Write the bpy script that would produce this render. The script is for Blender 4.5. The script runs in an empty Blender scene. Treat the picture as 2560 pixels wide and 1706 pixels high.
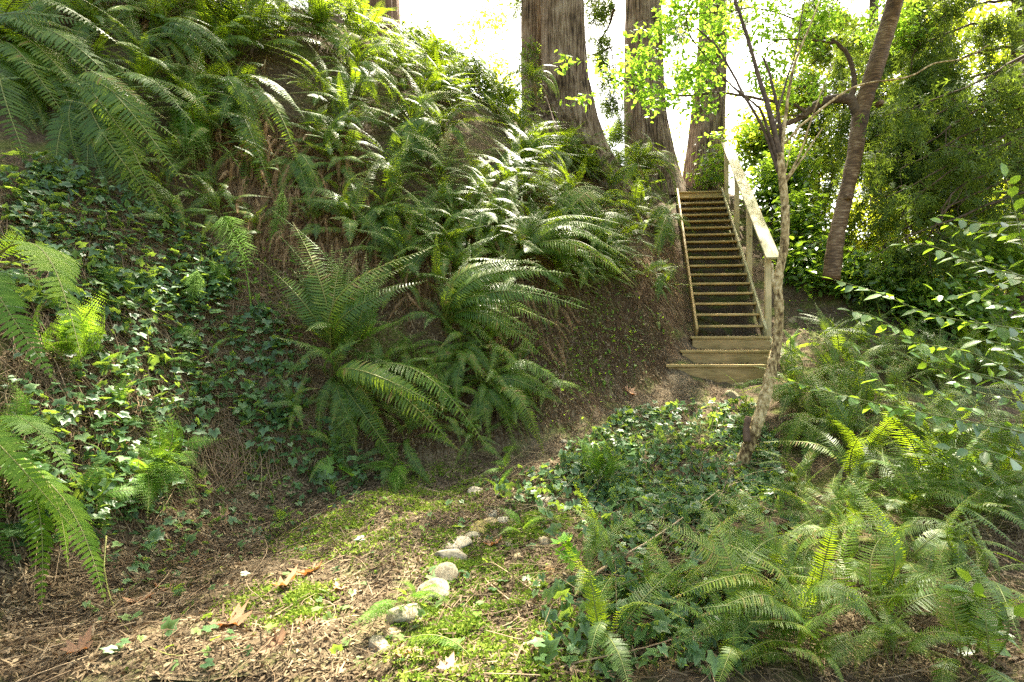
import bpy, math, random
import numpy as np
from mathutils import Vector, Matrix, noise as mnoise

random.seed(7)
rng = np.random.default_rng(7)
R = math.radians
sc = bpy.context.scene

# ------------------------------------------------------------------ camera, sky, sun, exposure
U0, V0, F = 1480.0, 853.0, 1280.0          # principal point and focal length in photo pixels
EYE = 1.5
cam_d = bpy.data.cameras.new("camera")
cam = bpy.data.objects.new("camera", cam_d)
sc.collection.objects.link(cam)
cam.location = (0, 0, EYE)
cam.rotation_euler = (R(90), 0, 0)
cam_d.sensor_width = 36.0
cam_d.lens = 18.0
cam_d.shift_x = -(U0 - 1280.0) / 2560.0
cam_d.clip_start = 0.05
cam_d.clip_end = 900.0
sc.camera = cam

SUN_EL, SUN_AZ = 63.0, 16.0               # azimuth from +Y, negative = to the left
SUN = np.array([math.sin(R(SUN_AZ)) * math.cos(R(SUN_EL)), math.cos(R(SUN_AZ)) * math.cos(R(SUN_EL)), math.sin(R(SUN_EL))])
w = bpy.data.worlds.new("World")
sc.world = w
w.use_nodes = True
nt = w.node_tree
bg = nt.nodes["Background"]
sky = nt.nodes.new("ShaderNodeTexSky")
sky.sky_type = 'NISHITA'
sky.sun_disc = False
sky.sun_elevation = R(SUN_EL)
sky.sun_rotation = R(SUN_AZ)
sky.dust_density = 5.0
sky.air_density = 1.0
sky.ozone_density = 0.2
tint = nt.nodes.new("ShaderNodeMixRGB"); tint.blend_type = 'MULTIPLY'; tint.inputs[0].default_value = 1; tint.inputs[2].default_value = (1.0, .95, .80, 1)
nt.links.new(sky.outputs[0], tint.inputs[1]); nt.links.new(tint.outputs[0], bg.inputs[0])
bg.inputs[1].default_value = 0.13
sd = bpy.data.lights.new("sun", 'SUN')
sd.energy = 4.5
sd.angle = R(0.6)
sd.color = (1.0, 0.92, 0.76)
so = bpy.data.objects.new("sun", sd)
sc.collection.objects.link(so)
so.rotation_euler = Vector(SUN).to_track_quat('Z', 'Y').to_euler()
sc.view_settings.view_transform = 'Standard'
sc.view_settings.look = 'None'
sc.view_settings.exposure = 2.92
sc.view_settings.gamma = 1.0
sc.cycles.use_denoising = False
sc.cycles.use_adaptive_sampling = False
sc.cycles.max_bounces = 6
sc.cycles.diffuse_bounces = 3
sc.cycles.glossy_bounces = 2
sc.cycles.transmission_bounces = 3
sc.cycles.sample_clamp_indirect = 3.0
sc.cycles.sample_clamp_direct = 12.0

# ------------------------------------------------------------------ helpers
def pt(u, v, Y):
    """photo pixel + distance -> world point"""
    return np.array([Y * (u - U0) / F, Y, EYE + Y * (V0 - v) / F])

def put(o, parent=None):
    sc.collection.objects.link(o)
    if parent is not None:
        o.parent = parent
    return o

def tag(o, label=None, cat=None, group=None, kind=None):
    if label: o["label"] = label
    if cat: o["category"] = cat
    if group: o["group"] = group
    if kind: o["kind"] = kind
    return o

def empty(name, loc=(0, 0, 0)):
    o = bpy.data.objects.new(name, None)
    o.empty_display_size = 0.1
    o.location = loc
    return put(o)

def mesh_np(name, V, faces, mats=None, midx=None, smooth=False):
    """faces: list of (n,k) int arrays"""
    me = bpy.data.meshes.new(name)
    V = np.asarray(V, dtype=np.float32)
    me.vertices.add(len(V))
    me.vertices.foreach_set("co", V.ravel())
    fl = [np.asarray(f, dtype=np.int32) for f in faces if len(f)]
    tot = np.concatenate([np.full(len(f), f.shape[1], dtype=np.int32) for f in fl])
    idx = np.concatenate([f.ravel() for f in fl])
    start = np.concatenate([[0], np.cumsum(tot)[:-1]]).astype(np.int32)
    me.loops.add(len(idx))
    me.loops.foreach_set("vertex_index", idx)
    me.polygons.add(len(tot))
    me.polygons.foreach_set("loop_start", start)
    me.polygons.foreach_set("loop_total", tot)
    if midx is not None:
        me.polygons.foreach_set("material_index", np.asarray(midx, dtype=np.int32))
    if smooth:
        me.polygons.foreach_set("use_smooth", np.ones(len(tot), dtype=bool))
    me.update(calc_edges=True)
    me.validate()
    for m in (mats or []):
        me.materials.append(m)
    return me

class MB:
    """collects arrays of geometry into one mesh"""
    def __init__(s): s.V = []; s.Fc = {}; s.n = 0
    def add(s, V, faces, m=0):
        V = np.asarray(V, dtype=float)
        for f in faces:
            f = np.asarray(f)
            if len(f): s.Fc.setdefault((f.shape[1], m), []).append(f + s.n)
        s.V.append(V); s.n += len(V)
    def tube(s, pts, rad, seg=8, m=0, cap=True):
        V, Fs = tube_np(pts, rad, seg, cap)
        s.add(V, Fs, m)
    def box(s, c, sx, sy, sz, rot=None, m=0, bev=0.0):
        V = np.array([[x, y, z] for x in (-.5, .5) for y in (-.5, .5) for z in (-.5, .5)]) * [sx, sy, sz]
        if rot is not None: V = V @ np.array(rot).T
        s.add(V + np.asarray(c), [np.array([[0, 1, 3, 2], [4, 6, 7, 5], [0, 4, 5, 1], [2, 3, 7, 6], [0, 2, 6, 4], [1, 5, 7, 3]])], m)
    def mesh(s, name, mats, smooth=False):
        V = np.concatenate(s.V); fs = []; mi = []
        for (k, m), l in s.Fc.items():
            a = np.concatenate(l); fs.append(a); mi.append(np.full(len(a), m))
        return mesh_np(name, V, fs, mats, np.concatenate(mi), smooth)
    def obj(s, name, mats, parent=None, smooth=False):
        return put(bpy.data.objects.new(name, s.mesh(name, mats if isinstance(mats, (list, tuple)) else [mats], smooth)), parent)

def smooth_line(P, n):
    """Catmull-Rom through P (k,d) -> (n,d)"""
    P = np.asarray(P, dtype=float); k = len(P)
    if k == 2:
        t = np.linspace(0, 1, n)[:, None]; return P[0] * (1 - t) + P[1] * t
    Q = np.vstack([2 * P[0] - P[1], P, 2 * P[-1] - P[-2]])
    t = np.linspace(0, k - 1 - 1e-9, n); i = t.astype(int); f = (t - i)[:, None]
    p0, p1, p2, p3 = Q[i], Q[i + 1], Q[i + 2], Q[i + 3]
    return .5 * ((2 * p1) + (-p0 + p2) * f + (2 * p0 - 5 * p1 + 4 * p2 - p3) * f ** 2 + (-p0 + 3 * p1 - 3 * p2 + p3) * f ** 3)

def tube_np(pts, rad, seg=8, cap=True):
    P = np.asarray(pts, dtype=float); n = len(P)
    rad = np.broadcast_to(np.asarray(rad, dtype=float), (n,))
    T = np.gradient(P, axis=0); T /= np.linalg.norm(T, axis=1)[:, None] + 1e-9
    ref = np.array([0., 0, 1]) if abs(T[0][2]) < .9 else np.array([0., 1, 0])
    N = np.zeros_like(P); nn = ref
    for i in range(n):
        nn = nn - T[i] * nn.dot(T[i]); nn /= np.linalg.norm(nn) + 1e-9; N[i] = nn
    B = np.cross(T, N)
    a = np.linspace(0, 2 * np.pi, seg, endpoint=False)
    V = P[:, None] + rad[:, None, None] * (np.cos(a)[None, :, None] * N[:, None] + np.sin(a)[None, :, None] * B[:, None])
    V = V.reshape(-1, 3)
    i = np.arange(n - 1)[:, None] * seg; j = np.arange(seg)[None]; j2 = (j + 1) % seg
    Q = np.stack([i + j, i + j2, i + seg + j2, i + seg + j], -1).reshape(-1, 4)
    fs = [Q]
    if cap and seg > 2:
        fs.append(np.array([list(range(seg))[::-1]])); fs.append(np.array([[(n - 1) * seg + k for k in range(seg)]]))
    return V, fs

def unit(a): return a / (np.linalg.norm(a, axis=-1, keepdims=True) + 1e-9)

def frames(X, Z):
    """rotation matrices with columns X, Y, Z (Z made orthogonal)"""
    X = unit(X); Z = Z - X * (Z * X).sum(-1, keepdims=True); Z = unit(Z); Y = np.cross(Z, X)
    return np.stack([X, Y, Z], -1)

def scatter(mb, tmpl, pos, rot, scale, m=0):
    TV, TF = tmpl
    pos = np.asarray(pos); N = len(pos); k = len(TV)
    if not N: return
    scale = np.broadcast_to(np.asarray(scale, dtype=float).reshape(-1, 1) if np.ndim(scale) < 2 else scale, (N, 3) if np.ndim(scale) == 2 else (N, 1))
    V = np.einsum('nij,nkj->nki', rot, TV[None] * scale[:, None, :]) + pos[:, None]
    off = (np.arange(N) * k)[:, None, None]
    mb.add(V.reshape(-1, 3), [(f[None] + off).reshape(-1, f.shape[1]) for f in TF], m)

# leaf templates: along +X from 0 to 1, width in Y, normal Z
LEAF = (np.array([[0, 0, 0], [.3, .22, .05], [.68, .2, .04], [1, 0, -.06], [.68, -.2, .04], [.3, -.22, .05], [.34, 0, -.01], [.7, 0, -.02]]),
        [np.array([[0, 6, 1], [0, 5, 6], [3, 2, 7], [3, 7, 4]]), np.array([[1, 6, 7, 2], [6, 5, 4, 7]])])
DIAM = (np.array([[0, 0, 0], [.45, .26, .03], [1, 0, -.04], [.45, -.26, .03]]), [np.array([[0, 3, 2, 1]])])
_iv = []
for a, r in [(180, .0), (150, .5), (118, .62), (95, .5), (60, .70), (32, .52), (0, 1.0), (-32, .52), (-60, .70), (-95, .5), (-118, .62), (-150, .5)]:
    _iv.append([.25 + r * .75 * math.cos(R(a)), r * .68 * math.sin(R(a)), .09 * r * abs(math.sin(R(a))) - .1 * r * r])
IVY = (np.array([[.25, 0, 0.0]] + _iv), [np.array([[0, i, i + 1] for i in range(1, 12)] + [[0, 12, 1]])])
_mp = []
for k, (a, r) in enumerate([(180, .04), (150, .5), (135, .3), (105, .8), (88, .62), (72, .85), (50, .36), (34, .8), (22, .62), (0, 1.0), (-22, .62), (-34, .8), (-50, .36), (-72, .85), (-88, .62), (-105, .8), (-135, .3), (-150, .5)]):
    _mp.append([r * math.cos(R(a)), r * .9 * math.sin(R(a)), (.16 if k % 2 else -.02) * r + .12 * math.sin(k * 1.7) * r])
MAPLE = (np.array([[.0, 0, 0.0]] + _mp), [np.array([[0, i, i + 1] for i in range(1, 18)] + [[0, 18, 1]])])
STRIP = (np.array([[0, -.5, 0], [0, .5, 0], [1, .5, 0], [1, -.5, 0]]), [np.array([[0, 3, 2, 1]])])
SPRAY_V = []; SPRAY_F = []
for s in (-1, 0, 1):
    for t in ((.15, .55, .9) if s else (0,)):
        b = len(SPRAY_V); L = (.5 - .25 * t) if s else 1.0; a = s * R(48)
        d = np.array([math.cos(a), math.sin(a), -.12]); n = np.array([-math.sin(a), math.cos(a), 0]) * .05
        o = np.array([t, 0, -.08 * t * t])
        SPRAY_V += [o, o + d * L * .4 + n, o + d * L, o + d * L * .4 - n]; SPRAY_F.append([b, b + 3, b + 2, b + 1])
SPRAY = (np.array(SPRAY_V), [np.array(SPRAY_F)])

# ------------------------------------------------------------------ materials
def mat(name): 
    m = bpy.data.materials.new(name); m.use_nodes = True; return m
def nd(m, t, **k):
    n = m.node_tree.nodes.new(t)
    for a, b in k.items(): setattr(n, a, b)
    return n
def lk(m, a, b): m.node_tree.links.new(a, b)
def ramp(m, fac, cols):
    r = nd(m, "ShaderNodeValToRGB"); e = r.color_ramp.elements
    e[0].position, e[0].color = cols[0][0], (*cols[0][1], 1); e[1].position, e[1].color = cols[-1][0], (*cols[-1][1], 1)
    for p, c in cols[1:-1]:
        x = e.new(p); x.color = (*c, 1)
    lk(m, fac, r.inputs[0]); return r.outputs[0]

def leaf_mat(name, c1, c2, c3, trans, tmix=.4, rough=.38, spec=.5, obj_var=True, tipvar=0.0):
    """three-colour variation by island and by object; translucent"""
    m = mat(name); b = m.node_tree.nodes["Principled BSDF"]
    g = nd(m, "ShaderNodeNewGeometry"); oi = nd(m, "ShaderNodeObjectInfo")
    a = nd(m, "ShaderNodeMath", operation='ADD'); lk(m, g.outputs["Random Per Island"], a.inputs[0]); lk(m, oi.outputs["Random"], a.inputs[1])
    f = nd(m, "ShaderNodeMath", operation='MULTIPLY'); lk(m, a.outputs[0], f.inputs[0]); f.inputs[1].default_value = .5
    tc = nd(m, "ShaderNodeTexCoord"); nz = nd(m, "ShaderNodeTexNoise"); nz.inputs["Scale"].default_value = 9
    lk(m, tc.outputs["Object"], nz.inputs["Vector"])
    mx = nd(m, "ShaderNodeMath", operation='ADD'); mx.use_clamp = True
    s = nd(m, "ShaderNodeMath", operation='MULTIPLY_ADD'); lk(m, nz.outputs[0], s.inputs[0]); s.inputs[1].default_value = .8; s.inputs[2].default_value = -.4
    lk(m, f.outputs[0], mx.inputs[0]); lk(m, s.outputs[0], mx.inputs[1])
    col = ramp(m, mx.outputs[0], [(.1, c1), (.5, c2), (.88, c3)] + ([(.97, (.22, .15, .05))] if name == 'fern_green' else []))
    lk(m, col, b.inputs["Base Color"]); b.inputs["Roughness"].default_value = rough
    b.inputs["Specular IOR Level"].default_value = spec
    tr = nd(m, "ShaderNodeBsdfTranslucent"); tcn = nd(m, "ShaderNodeMixRGB", blend_type='MULTIPLY'); tcn.inputs[0].default_value = 0
    tv = ramp(m, mx.outputs[0], [(.1, tuple(x * .75 for x in trans)), (.95, tuple(min(1, x * 1.2) for x in trans))])
    lk(m, tv, tr.inputs["Color"])
    ms = nd(m, "ShaderNodeMixShader"); ms.inputs[0].default_value = tmix
    lk(m, b.outputs[0], ms.inputs[1]); lk(m, tr.outputs[0], ms.inputs[2])
    lk(m, ms.outputs[0], m.node_tree.nodes["Material Output"].inputs[0])
    return m

def bark_mat(name, cols, sx=(9, 9, .8), rough=.9, bump=.6, scale=3.0, dist=.03):
    m = mat(name); b = m.node_tree.nodes["Principled BSDF"]
    tc = nd(m, "ShaderNodeTexCoord"); mp = nd(m, "ShaderNodeMapping"); mp.inputs["Scale"].default_value = sx
    lk(m, tc.outputs["Object"], mp.inputs[0])
    n1 = nd(m, "ShaderNodeTexNoise"); n1.inputs["Scale"].default_value = scale; n1.inputs["Detail"].default_value = 8; n1.inputs["Roughness"].default_value = .65
    lk(m, mp.outputs[0], n1.inputs["Vector"])
    n2 = nd(m, "ShaderNodeTexNoise"); n2.inputs["Scale"].default_value = 2.2; n2.inputs["Detail"].default_value = 4
    lk(m, tc.outputs["Object"], n2.inputs["Vector"])
    a = nd(m, "ShaderNodeMath", operation='MULTIPLY_ADD'); lk(m, n2.outputs[0], a.inputs[0]); a.inputs[1].default_value = .5; a.inputs[2].default_value = -.25
    s = nd(m, "ShaderNodeMath", operation='ADD'); lk(m, n1.outputs[0], s.inputs[0]); lk(m, a.outputs[0], s.inputs[1])
    lk(m, ramp(m, s.outputs[0], cols), b.inputs["Base Color"]); b.inputs["Roughness"].default_value = rough
    b.inputs["Specular IOR Level"].default_value = .2
    bp = nd(m, "ShaderNodeBump"); bp.inputs["Strength"].default_value = bump; bp.inputs["Distance"].default_value = dist
    lk(m, n1.outputs[0], bp.inputs["Height"]); lk(m, bp.outputs[0], b.inputs["Normal"])
    return m

M = {}
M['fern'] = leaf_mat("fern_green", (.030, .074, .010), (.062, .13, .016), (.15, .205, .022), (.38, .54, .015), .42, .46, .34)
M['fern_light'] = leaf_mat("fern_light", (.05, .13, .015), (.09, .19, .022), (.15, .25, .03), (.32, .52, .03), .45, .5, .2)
M['fern_dead'] = leaf_mat("fern_dead", (.085, .050, .024), (.19, .12, .062), (.34, .24, .13), (.30, .18, .07), .25, .8, .15)
M['stem'] = leaf_mat("fern_stem", (.10, .13, .03), (.14, .17, .04), (.2, .2, .06), (.2, .2, .04), .1, .5, .3)
M['ivy'] = leaf_mat("ivy_green", (.028, .075, .028), (.07, .14, .05), (.17, .25, .08), (.36, .52, .05), .32, .4, .4)
M['laurel'] = leaf_mat("laurel_green", (.035, .09, .02), (.065, .145, .03), (.12, .21, .04), (.32, .5, .03), .38, .3, .6)
M['maple'] = leaf_mat("fresh_leaf_green", (.07, .20, .03), (.12, .27, .04), (.19, .34, .05), (.42, .66, .05), .55, .45, .35)
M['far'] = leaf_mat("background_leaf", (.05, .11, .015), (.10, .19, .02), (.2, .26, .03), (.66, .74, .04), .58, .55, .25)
M['cypress'] = leaf_mat("cypress_spray", (.022, .055, .012), (.045, .09, .018), (.085, .13, .025), (.24, .34, .03), .38, .6, .2)
M['moss'] = leaf_mat("moss_green", (.05, .095, .012), (.10, .165, .015), (.22, .26, .04), (.22, .32, .03), .22, .8, .1)
M['litter'] = leaf_mat("litter_brown", (.035, .025, .014), (.12, .088, .050), (.34, .27, .165), (.2, .11, .05), .12, .85, .15)
M['deadleaf'] = leaf_mat("dead_leaf", (.15, .085, .045), (.24, .14, .075), (.36, .23, .13), (.5, .2, .05), .25, .6, .3)
M['twig'] = leaf_mat("dry_twig", (.16, .11, .06), (.27, .20, .12), (.38, .30, .19), (.1, .08, .05), .02, .8, .2)
M['horsetail'] = leaf_mat("horsetail_green", (.16, .28, .05), (.2, .36, .06), (.28, .42, .08), (.35, .55, .06), .3, .6, .2)
M['runner'] = leaf_mat("ivy_runner", (.10, .085, .04), (.17, .14, .07), (.25, .21, .11), (.1, .08, .05), .02, .8, .2)
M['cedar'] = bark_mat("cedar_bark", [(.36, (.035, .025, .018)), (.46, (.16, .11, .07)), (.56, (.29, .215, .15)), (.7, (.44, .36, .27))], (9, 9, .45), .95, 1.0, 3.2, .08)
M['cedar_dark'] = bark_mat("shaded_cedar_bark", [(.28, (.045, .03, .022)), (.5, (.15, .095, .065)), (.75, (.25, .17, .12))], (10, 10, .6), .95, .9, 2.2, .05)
M['peel'] = bark_mat("peeling_bark", [(.36, (.07, .045, .02)), (.46, (.25, .18, .08)), (.56, (.46, .36, .18)), (.7, (.62, .52, .32))], (5, 5, 2.6), .85, 1.0, 6, .03)
M['cherry'] = bark_mat("cherry_bark", [(.34, (.04, .025, .014)), (.5, (.12, .072, .036)), (.6, (.21, .145, .085)), (.74, (.42, .35, .26))], (2.5, 2.5, 16), .6, .6, 3.4, .012)
M['branch'] = bark_mat("dark_branch_bark", [(.3, (.035, .025, .018)), (.6, (.11, .08, .055)), (.8, (.2, .16, .11))], (4, 4, 4), .85, .5, 6, .01)

def wood_mat(name, cols, ax=(1, 12, 12), knots=True):
    m = mat(name); b = m.node_tree.nodes["Principled BSDF"]
    tc = nd(m, "ShaderNodeTexCoord"); mp = nd(m, "ShaderNodeMapping"); mp.inputs["Scale"].default_value = ax
    oi = nd(m, "ShaderNodeObjectInfo"); ml = nd(m, "ShaderNodeVectorMath", operation='SCALE'); ml.inputs[3].default_value = 9
    cx = nd(m, "ShaderNodeCombineXYZ"); lk(m, oi.outputs["Random"], cx.inputs[0]); lk(m, oi.outputs["Random"], cx.inputs[1]); lk(m, cx.outputs[0], ml.inputs[0])
    va = nd(m, "ShaderNodeVectorMath", operation='ADD'); lk(m, tc.outputs["Object"], va.inputs[0]); lk(m, ml.outputs[0], va.inputs[1])
    lk(m, va.outputs[0], mp.inputs[0])
    n1 = nd(m, "ShaderNodeTexNoise"); n1.inputs["Scale"].default_value = 5; n1.inputs["Detail"].default_value = 7; n1.inputs["Roughness"].default_value = .6
    n1.inputs["Distortion"].default_value = .6
    lk(m, mp.outputs[0], n1.inputs["Vector"])
    n3 = nd(m, "ShaderNodeTexNoise"); n3.inputs["Scale"].default_value = 3; n3.inputs["Detail"].default_value = 5
    lk(m, va.outputs[0], n3.inputs["Vector"])
    c = ramp(m, n1.outputs[0], cols)
    st = nd(m, "ShaderNodeMixRGB", blend_type='MULTIPLY')
    lk(m, ramp(m, n3.outputs[0], [(.3, (.55, .62, .5)), (.6, (1, 1, 1))]), st.inputs[2]); st.inputs[0].default_value = .8; lk(m, c, st.inputs[1])
    out = st.outputs[0]
    if knots:
        vo = nd(m, "ShaderNodeTexVoronoi"); vo.inputs["Scale"].default_value = 3.2; lk(m, va.outputs[0], vo.inputs["Vector"])
        kr = ramp(m, vo.outputs["Distance"], [(.05, (.3, .18, .1)), (.085, (1, 1, 1))])
        k = nd(m, "ShaderNodeMixRGB", blend_type='MULTIPLY'); k.inputs[0].default_value = .8; lk(m, out, k.inputs[1]); lk(m, kr, k.inputs[2]); out = k.outputs[0]
    lk(m, out, b.inputs["Base Color"]); b.inputs["Roughness"].default_value = .7; b.inputs["Specular IOR Level"].default_value = .25
    bp = nd(m, "ShaderNodeBump"); bp.inputs["Strength"].default_value = .35; bp.inputs["Distance"].default_value = .005
    lk(m, n1.outputs[0], bp.inputs["Height"]); lk(m, bp.outputs[0], b.inputs["Normal"])
    return m
TIM = [(.3, (.22, .15, .055)), (.5, (.36, .255, .10)), (.7, (.46, .34, .15))]
M['timber_x'] = wood_mat("treated_timber_across", TIM, (1, 12, 12))
M['timber_z'] = wood_mat("treated_timber_upright", [(.3, (.36, .27, .13)), (.5, (.52, .41, .22)), (.7, (.62, .5, .3))], (12, 12, 1))
M['timber_y'] = wood_mat("treated_timber_rail", [(.3, (.28, .24, .12)), (.5, (.40, .35, .20)), (.7, (.50, .45, .28))], (10, 1, 6))
M['timber_dark'] = wood_mat("dark_brown_timber", [(.3, (.18, .12, .045)), (.5, (.29, .20, .08)), (.7, (.38, .275, .12))], (1, 12, 12), False)  # darker, browner timber tone for the front boards and left stringer

def stone_mat():
    m = mat("pale_stone"); b = m.node_tree.nodes["Principled BSDF"]
    tc = nd(m, "ShaderNodeTexCoord"); oi = nd(m, "ShaderNodeObjectInfo")
    n = nd(m, "ShaderNodeTexNoise"); n.inputs["Scale"].default_value = 14; n.inputs["Detail"].default_value = 8; n.inputs["Roughness"].default_value = .7
    va = nd(m, "ShaderNodeVectorMath", operation='ADD'); lk(m, tc.outputs["Object"], va.inputs[0]); lk(m, oi.outputs["Random"], va.inputs[1]); lk(m, va.outputs[0], n.inputs["Vector"])
    c = ramp(m, n.outputs[0], [(.3, (.07, .06, .035)), (.46, (.21, .19, .14)), (.6, (.32, .30, .24)), (.75, (.44, .42, .36))])
    mx = nd(m, "ShaderNodeMixRGB", blend_type='MULTIPLY'); mx.inputs[0].default_value = 1; lk(m, c, mx.inputs[1])
    lk(m, oi.outputs["Color"], mx.inputs[2])
    lk(m, mx.outputs[0], b.inputs["Base Color"]); b.inputs["Roughness"].default_value = .85
    bp = nd(m, "ShaderNodeBump"); bp.inputs["Strength"].default_value = .5; bp.inputs["Distance"].default_value = .01; lk(m, n.outputs[0], bp.inputs["Height"]); lk(m, bp.outputs[0], b.inputs["Normal"])
    return m
M['stone'] = stone_mat()

def soil_mat(name, cols, moss=.0, sc1=3.0):
    m = mat(name); b = m.node_tree.nodes["Principled BSDF"]
    tc = nd(m, "ShaderNodeTexCoord")
    n = nd(m, "ShaderNodeTexNoise"); n.inputs["Scale"].default_value = 34; n.inputs["Detail"].default_value = 9; n.inputs["Roughness"].default_value = .75
    lk(m, tc.outputs["Object"], n.inputs["Vector"])
    n2 = nd(m, "ShaderNodeTexNoise"); n2.inputs["Scale"].default_value = sc1; n2.inputs["Detail"].default_value = 5; lk(m, tc.outputs["Object"], n2.inputs["Vector"])
    c = ramp(m, n.outputs[0], cols)
    mx = nd(m, "ShaderNodeMixRGB"); lk(m, ramp(m, n2.outputs[0], [(.50, (0, 0, 0)), (.64, (moss,) * 3)]), mx.inputs[0]); lk(m, c, mx.inputs[1])
    lk(m, ramp(m, n.outputs[0], [(.3, (.04, .07, .012)), (.7, (.15, .20, .03))]), mx.inputs[2])
    lk(m, mx.outputs[0], b.inputs["Base Color"]); b.inputs["Roughness"].default_value = .95; b.inputs["Specular IOR Level"].default_value = .1
    bp = nd(m, "ShaderNodeBump"); bp.inputs["Strength"].default_value = .9; bp.inputs["Distance"].default_value = .03; lk(m, n.outputs[0], bp.inputs["Height"]); lk(m, bp.outputs[0], b.inputs["Normal"])
    return m
M['soil'] = soil_mat("bank_soil", [(.3, (.028, .020, .012)), (.5, (.085, .062, .038)), (.68, (.19, .145, .09))], .6)
M['path'] = soil_mat("path_soil", [(.3, (.045, .034, .02)), (.5, (.12, .092, .056)), (.68, (.24, .195, .125))], .55, 2.2)

# ------------------------------------------------------------------ terrain: control points (photo pixel, distance) -> thin-plate surface
CP = [(900,1706,2.25),(300,1706,2.25),(1500,1706,2.25),(2100,1706,2.3),(2560,1706,2.35),
 (500,1600,2.57),(1000,1600,2.57),(1500,1600,2.6),(2100,1600,2.6),(2560,1560,2.8),
 (200,1520,2.95),(300,1430,3.35),(700,1400,3.5),(1100,1400,3.5),(1500,1400,3.45),(2000,1400,3.4),(2500,1350,3.6),
 (600,1270,4.3),(900,1260,4.35),(1250,1260,4.4),(1500,1250,4.35),(1850,1190,4.9),(2200,1180,4.8),(2560,1130,5),
 (1100,1150,5.2),(1350,1150,5.2),(1500,1090,5.6),(1560,1040,6.1),(1650,985,6.65),(1780,957,7.0),(1690,935,7.0),
 (0,1480,2.9),(0,1300,3.05),(0,1000,3.35),(0,800,3.7),(0,600,4.15),(0,400,4.7),(0,200,5.3),(0,0,6.0),
 (300,1200,3.75),(300,1000,4.05),(300,800,4.4),(300,600,4.8),(300,400,5.2),(300,200,5.7),(300,0,6.3),
 (600,1150,4.55),(600,1000,4.85),(600,800,5.2),(600,600,5.55),(600,400,5.95),(600,200,6.5),(600,0,7.2),
 (850,1150,5.0),(850,1000,5.2),(850,800,5.5),(850,600,5.9),(850,400,6.4),(850,220,7.1),(870,100,8.0),
 (1100,1000,5.55),(1100,800,5.85),(1100,600,6.3),(1100,400,7.0),(1100,260,8.1),(1080,185,9.3),
 (1300,1090,5.6),(1300,960,5.9),(1300,800,6.25),(1300,600,6.8),(1300,460,7.7),(1300,360,9.0),(1300,310,10.2),
 (1480,1000,6.3),(1500,900,6.75),(1500,780,7.2),(1500,650,7.9),(1500,550,9),(1500,470,10.3),(1500,440,11.2),
 (1640,900,7.25),(1640,800,7.7),(1640,700,8.5),(1650,600,9.8),(1660,530,11.2),(1650,480,12.2),
 (2070,680,9.2),(2000,820,8.0),(2200,760,8.8),(2400,860,8.0),(2560,900,7.6),(2000,900,7.2),(2300,930,7.0),(2000,1040,5.9),(2300,1040,5.9),
 (1620,440,13.2),(1780,462,13.6)]
cpx = [pt(*c) for c in CP]
def stair_xyz(Y, off, side=0.0):
    """point on the stair slope; side 0..1 across, off = height above nosing line"""
    x0 = 1.656 + .095 * (Y - 8.0)
    return np.array([x0 + side * 1.02, Y, 1.75 + .805 * (Y - 8.0) + off])
for Y in (8.0, 9, 10, 11, 12):
    for sd_ in (.1, .9): cpx.append(stair_xyz(Y, -.36, sd_))
for p in [(3.4, 8.2, 1.55), (3.9, 10, 3.1), (4.4, 12, 4.3), (4.8, 14, 5.0), (7, 10, 2.6), (9, 12, 3), (7, 14, 4.2), (9.5, 8, 1.3), (9, 5, .5), (7, 3, 0), (7, 0, 0), (3, 0, 0), (0, 0, 0), (-2, 0, 0), (-3.2, 0, .3), (-3.3, 1.5, .3),
          (-4.5, 0, 2.2), (-4.6, 2, 2.3), (-6.5, 0, 4.4), (-7, 3, 4.9), (-9, 2, 6), (-9.5, 6, 6.6), (-8, 8, 7), (-6, 9, 7.2), (-9, 12, 7), (-4, 12, 6.8), (0, 12.5, 6.0), (-1, 15, 5.8), (3, 15, 5.6), (3, 18, 4.8), (8, 18, 4.0), (-5, 17, 6),
          (-3.4, 10.5, 7.0), (1.5, 13.5, 5.5), (3.2, 13.6, 5.4)]:
    cpx.append(np.array(p, dtype=float))
cpx = np.array(cpx)
def _k(r2): return .5 * r2 * np.log(r2 + 1e-9)
_n = len(cpx); _A = np.zeros((_n + 3, _n + 3))
_d = ((cpx[:, None, :2] - cpx[None, :, :2]) ** 2).sum(-1)
_A[:_n, :_n] = _k(_d) + .035 * np.eye(_n); _A[:_n, _n] = 1; _A[:_n, _n + 1:] = cpx[:, :2]; _A[_n, :_n] = 1; _A[_n + 1:, :_n] = cpx[:, :2].T
_w = np.linalg.solve(_A, np.concatenate([cpx[:, 2], [0, 0, 0]]))
def _tps(x, y):
    out = np.zeros(x.size)
    xf, yf = x.ravel(), y.ravel()
    for i in range(0, x.size, 20000):
        a, b = xf[i:i + 20000], yf[i:i + 20000]
        d = (a[:, None] - cpx[None, :, 0]) ** 2 + (b[:, None] - cpx[None, :, 1]) ** 2
        out[i:i + 20000] = _k(d) @ _w[:_n] + _w[_n] + _w[_n + 1] * a + _w[_n + 2] * b
    return out.reshape(x.shape)
GX = np.arange(-10, 10.001, .05); GY = np.arange(-3, 18.001, .05)
_gx, _gy = np.meshgrid(GX, GY, indexing='ij')
HG = _tps(_gx, _gy)
def _vn(x, y, s, seed):
    """smooth value noise"""
    r = np.random.default_rng(seed); T = r.random((256, 256))
    x = x * s + 57.3; y = y * s + 91.7; i = np.floor(x).astype(int); j = np.floor(y).astype(int); fx = x - i; fy = y - j
    fx = fx * fx * (3 - 2 * fx); fy = fy * fy * (3 - 2 * fy); i &= 255; j &= 255; i1 = (i + 1) & 255; j1 = (j + 1) & 255
    return (T[i, j] * (1 - fx) + T[i1, j] * fx) * (1 - fy) + (T[i, j1] * (1 - fx) + T[i1, j1] * fx) * fy - .5
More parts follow.
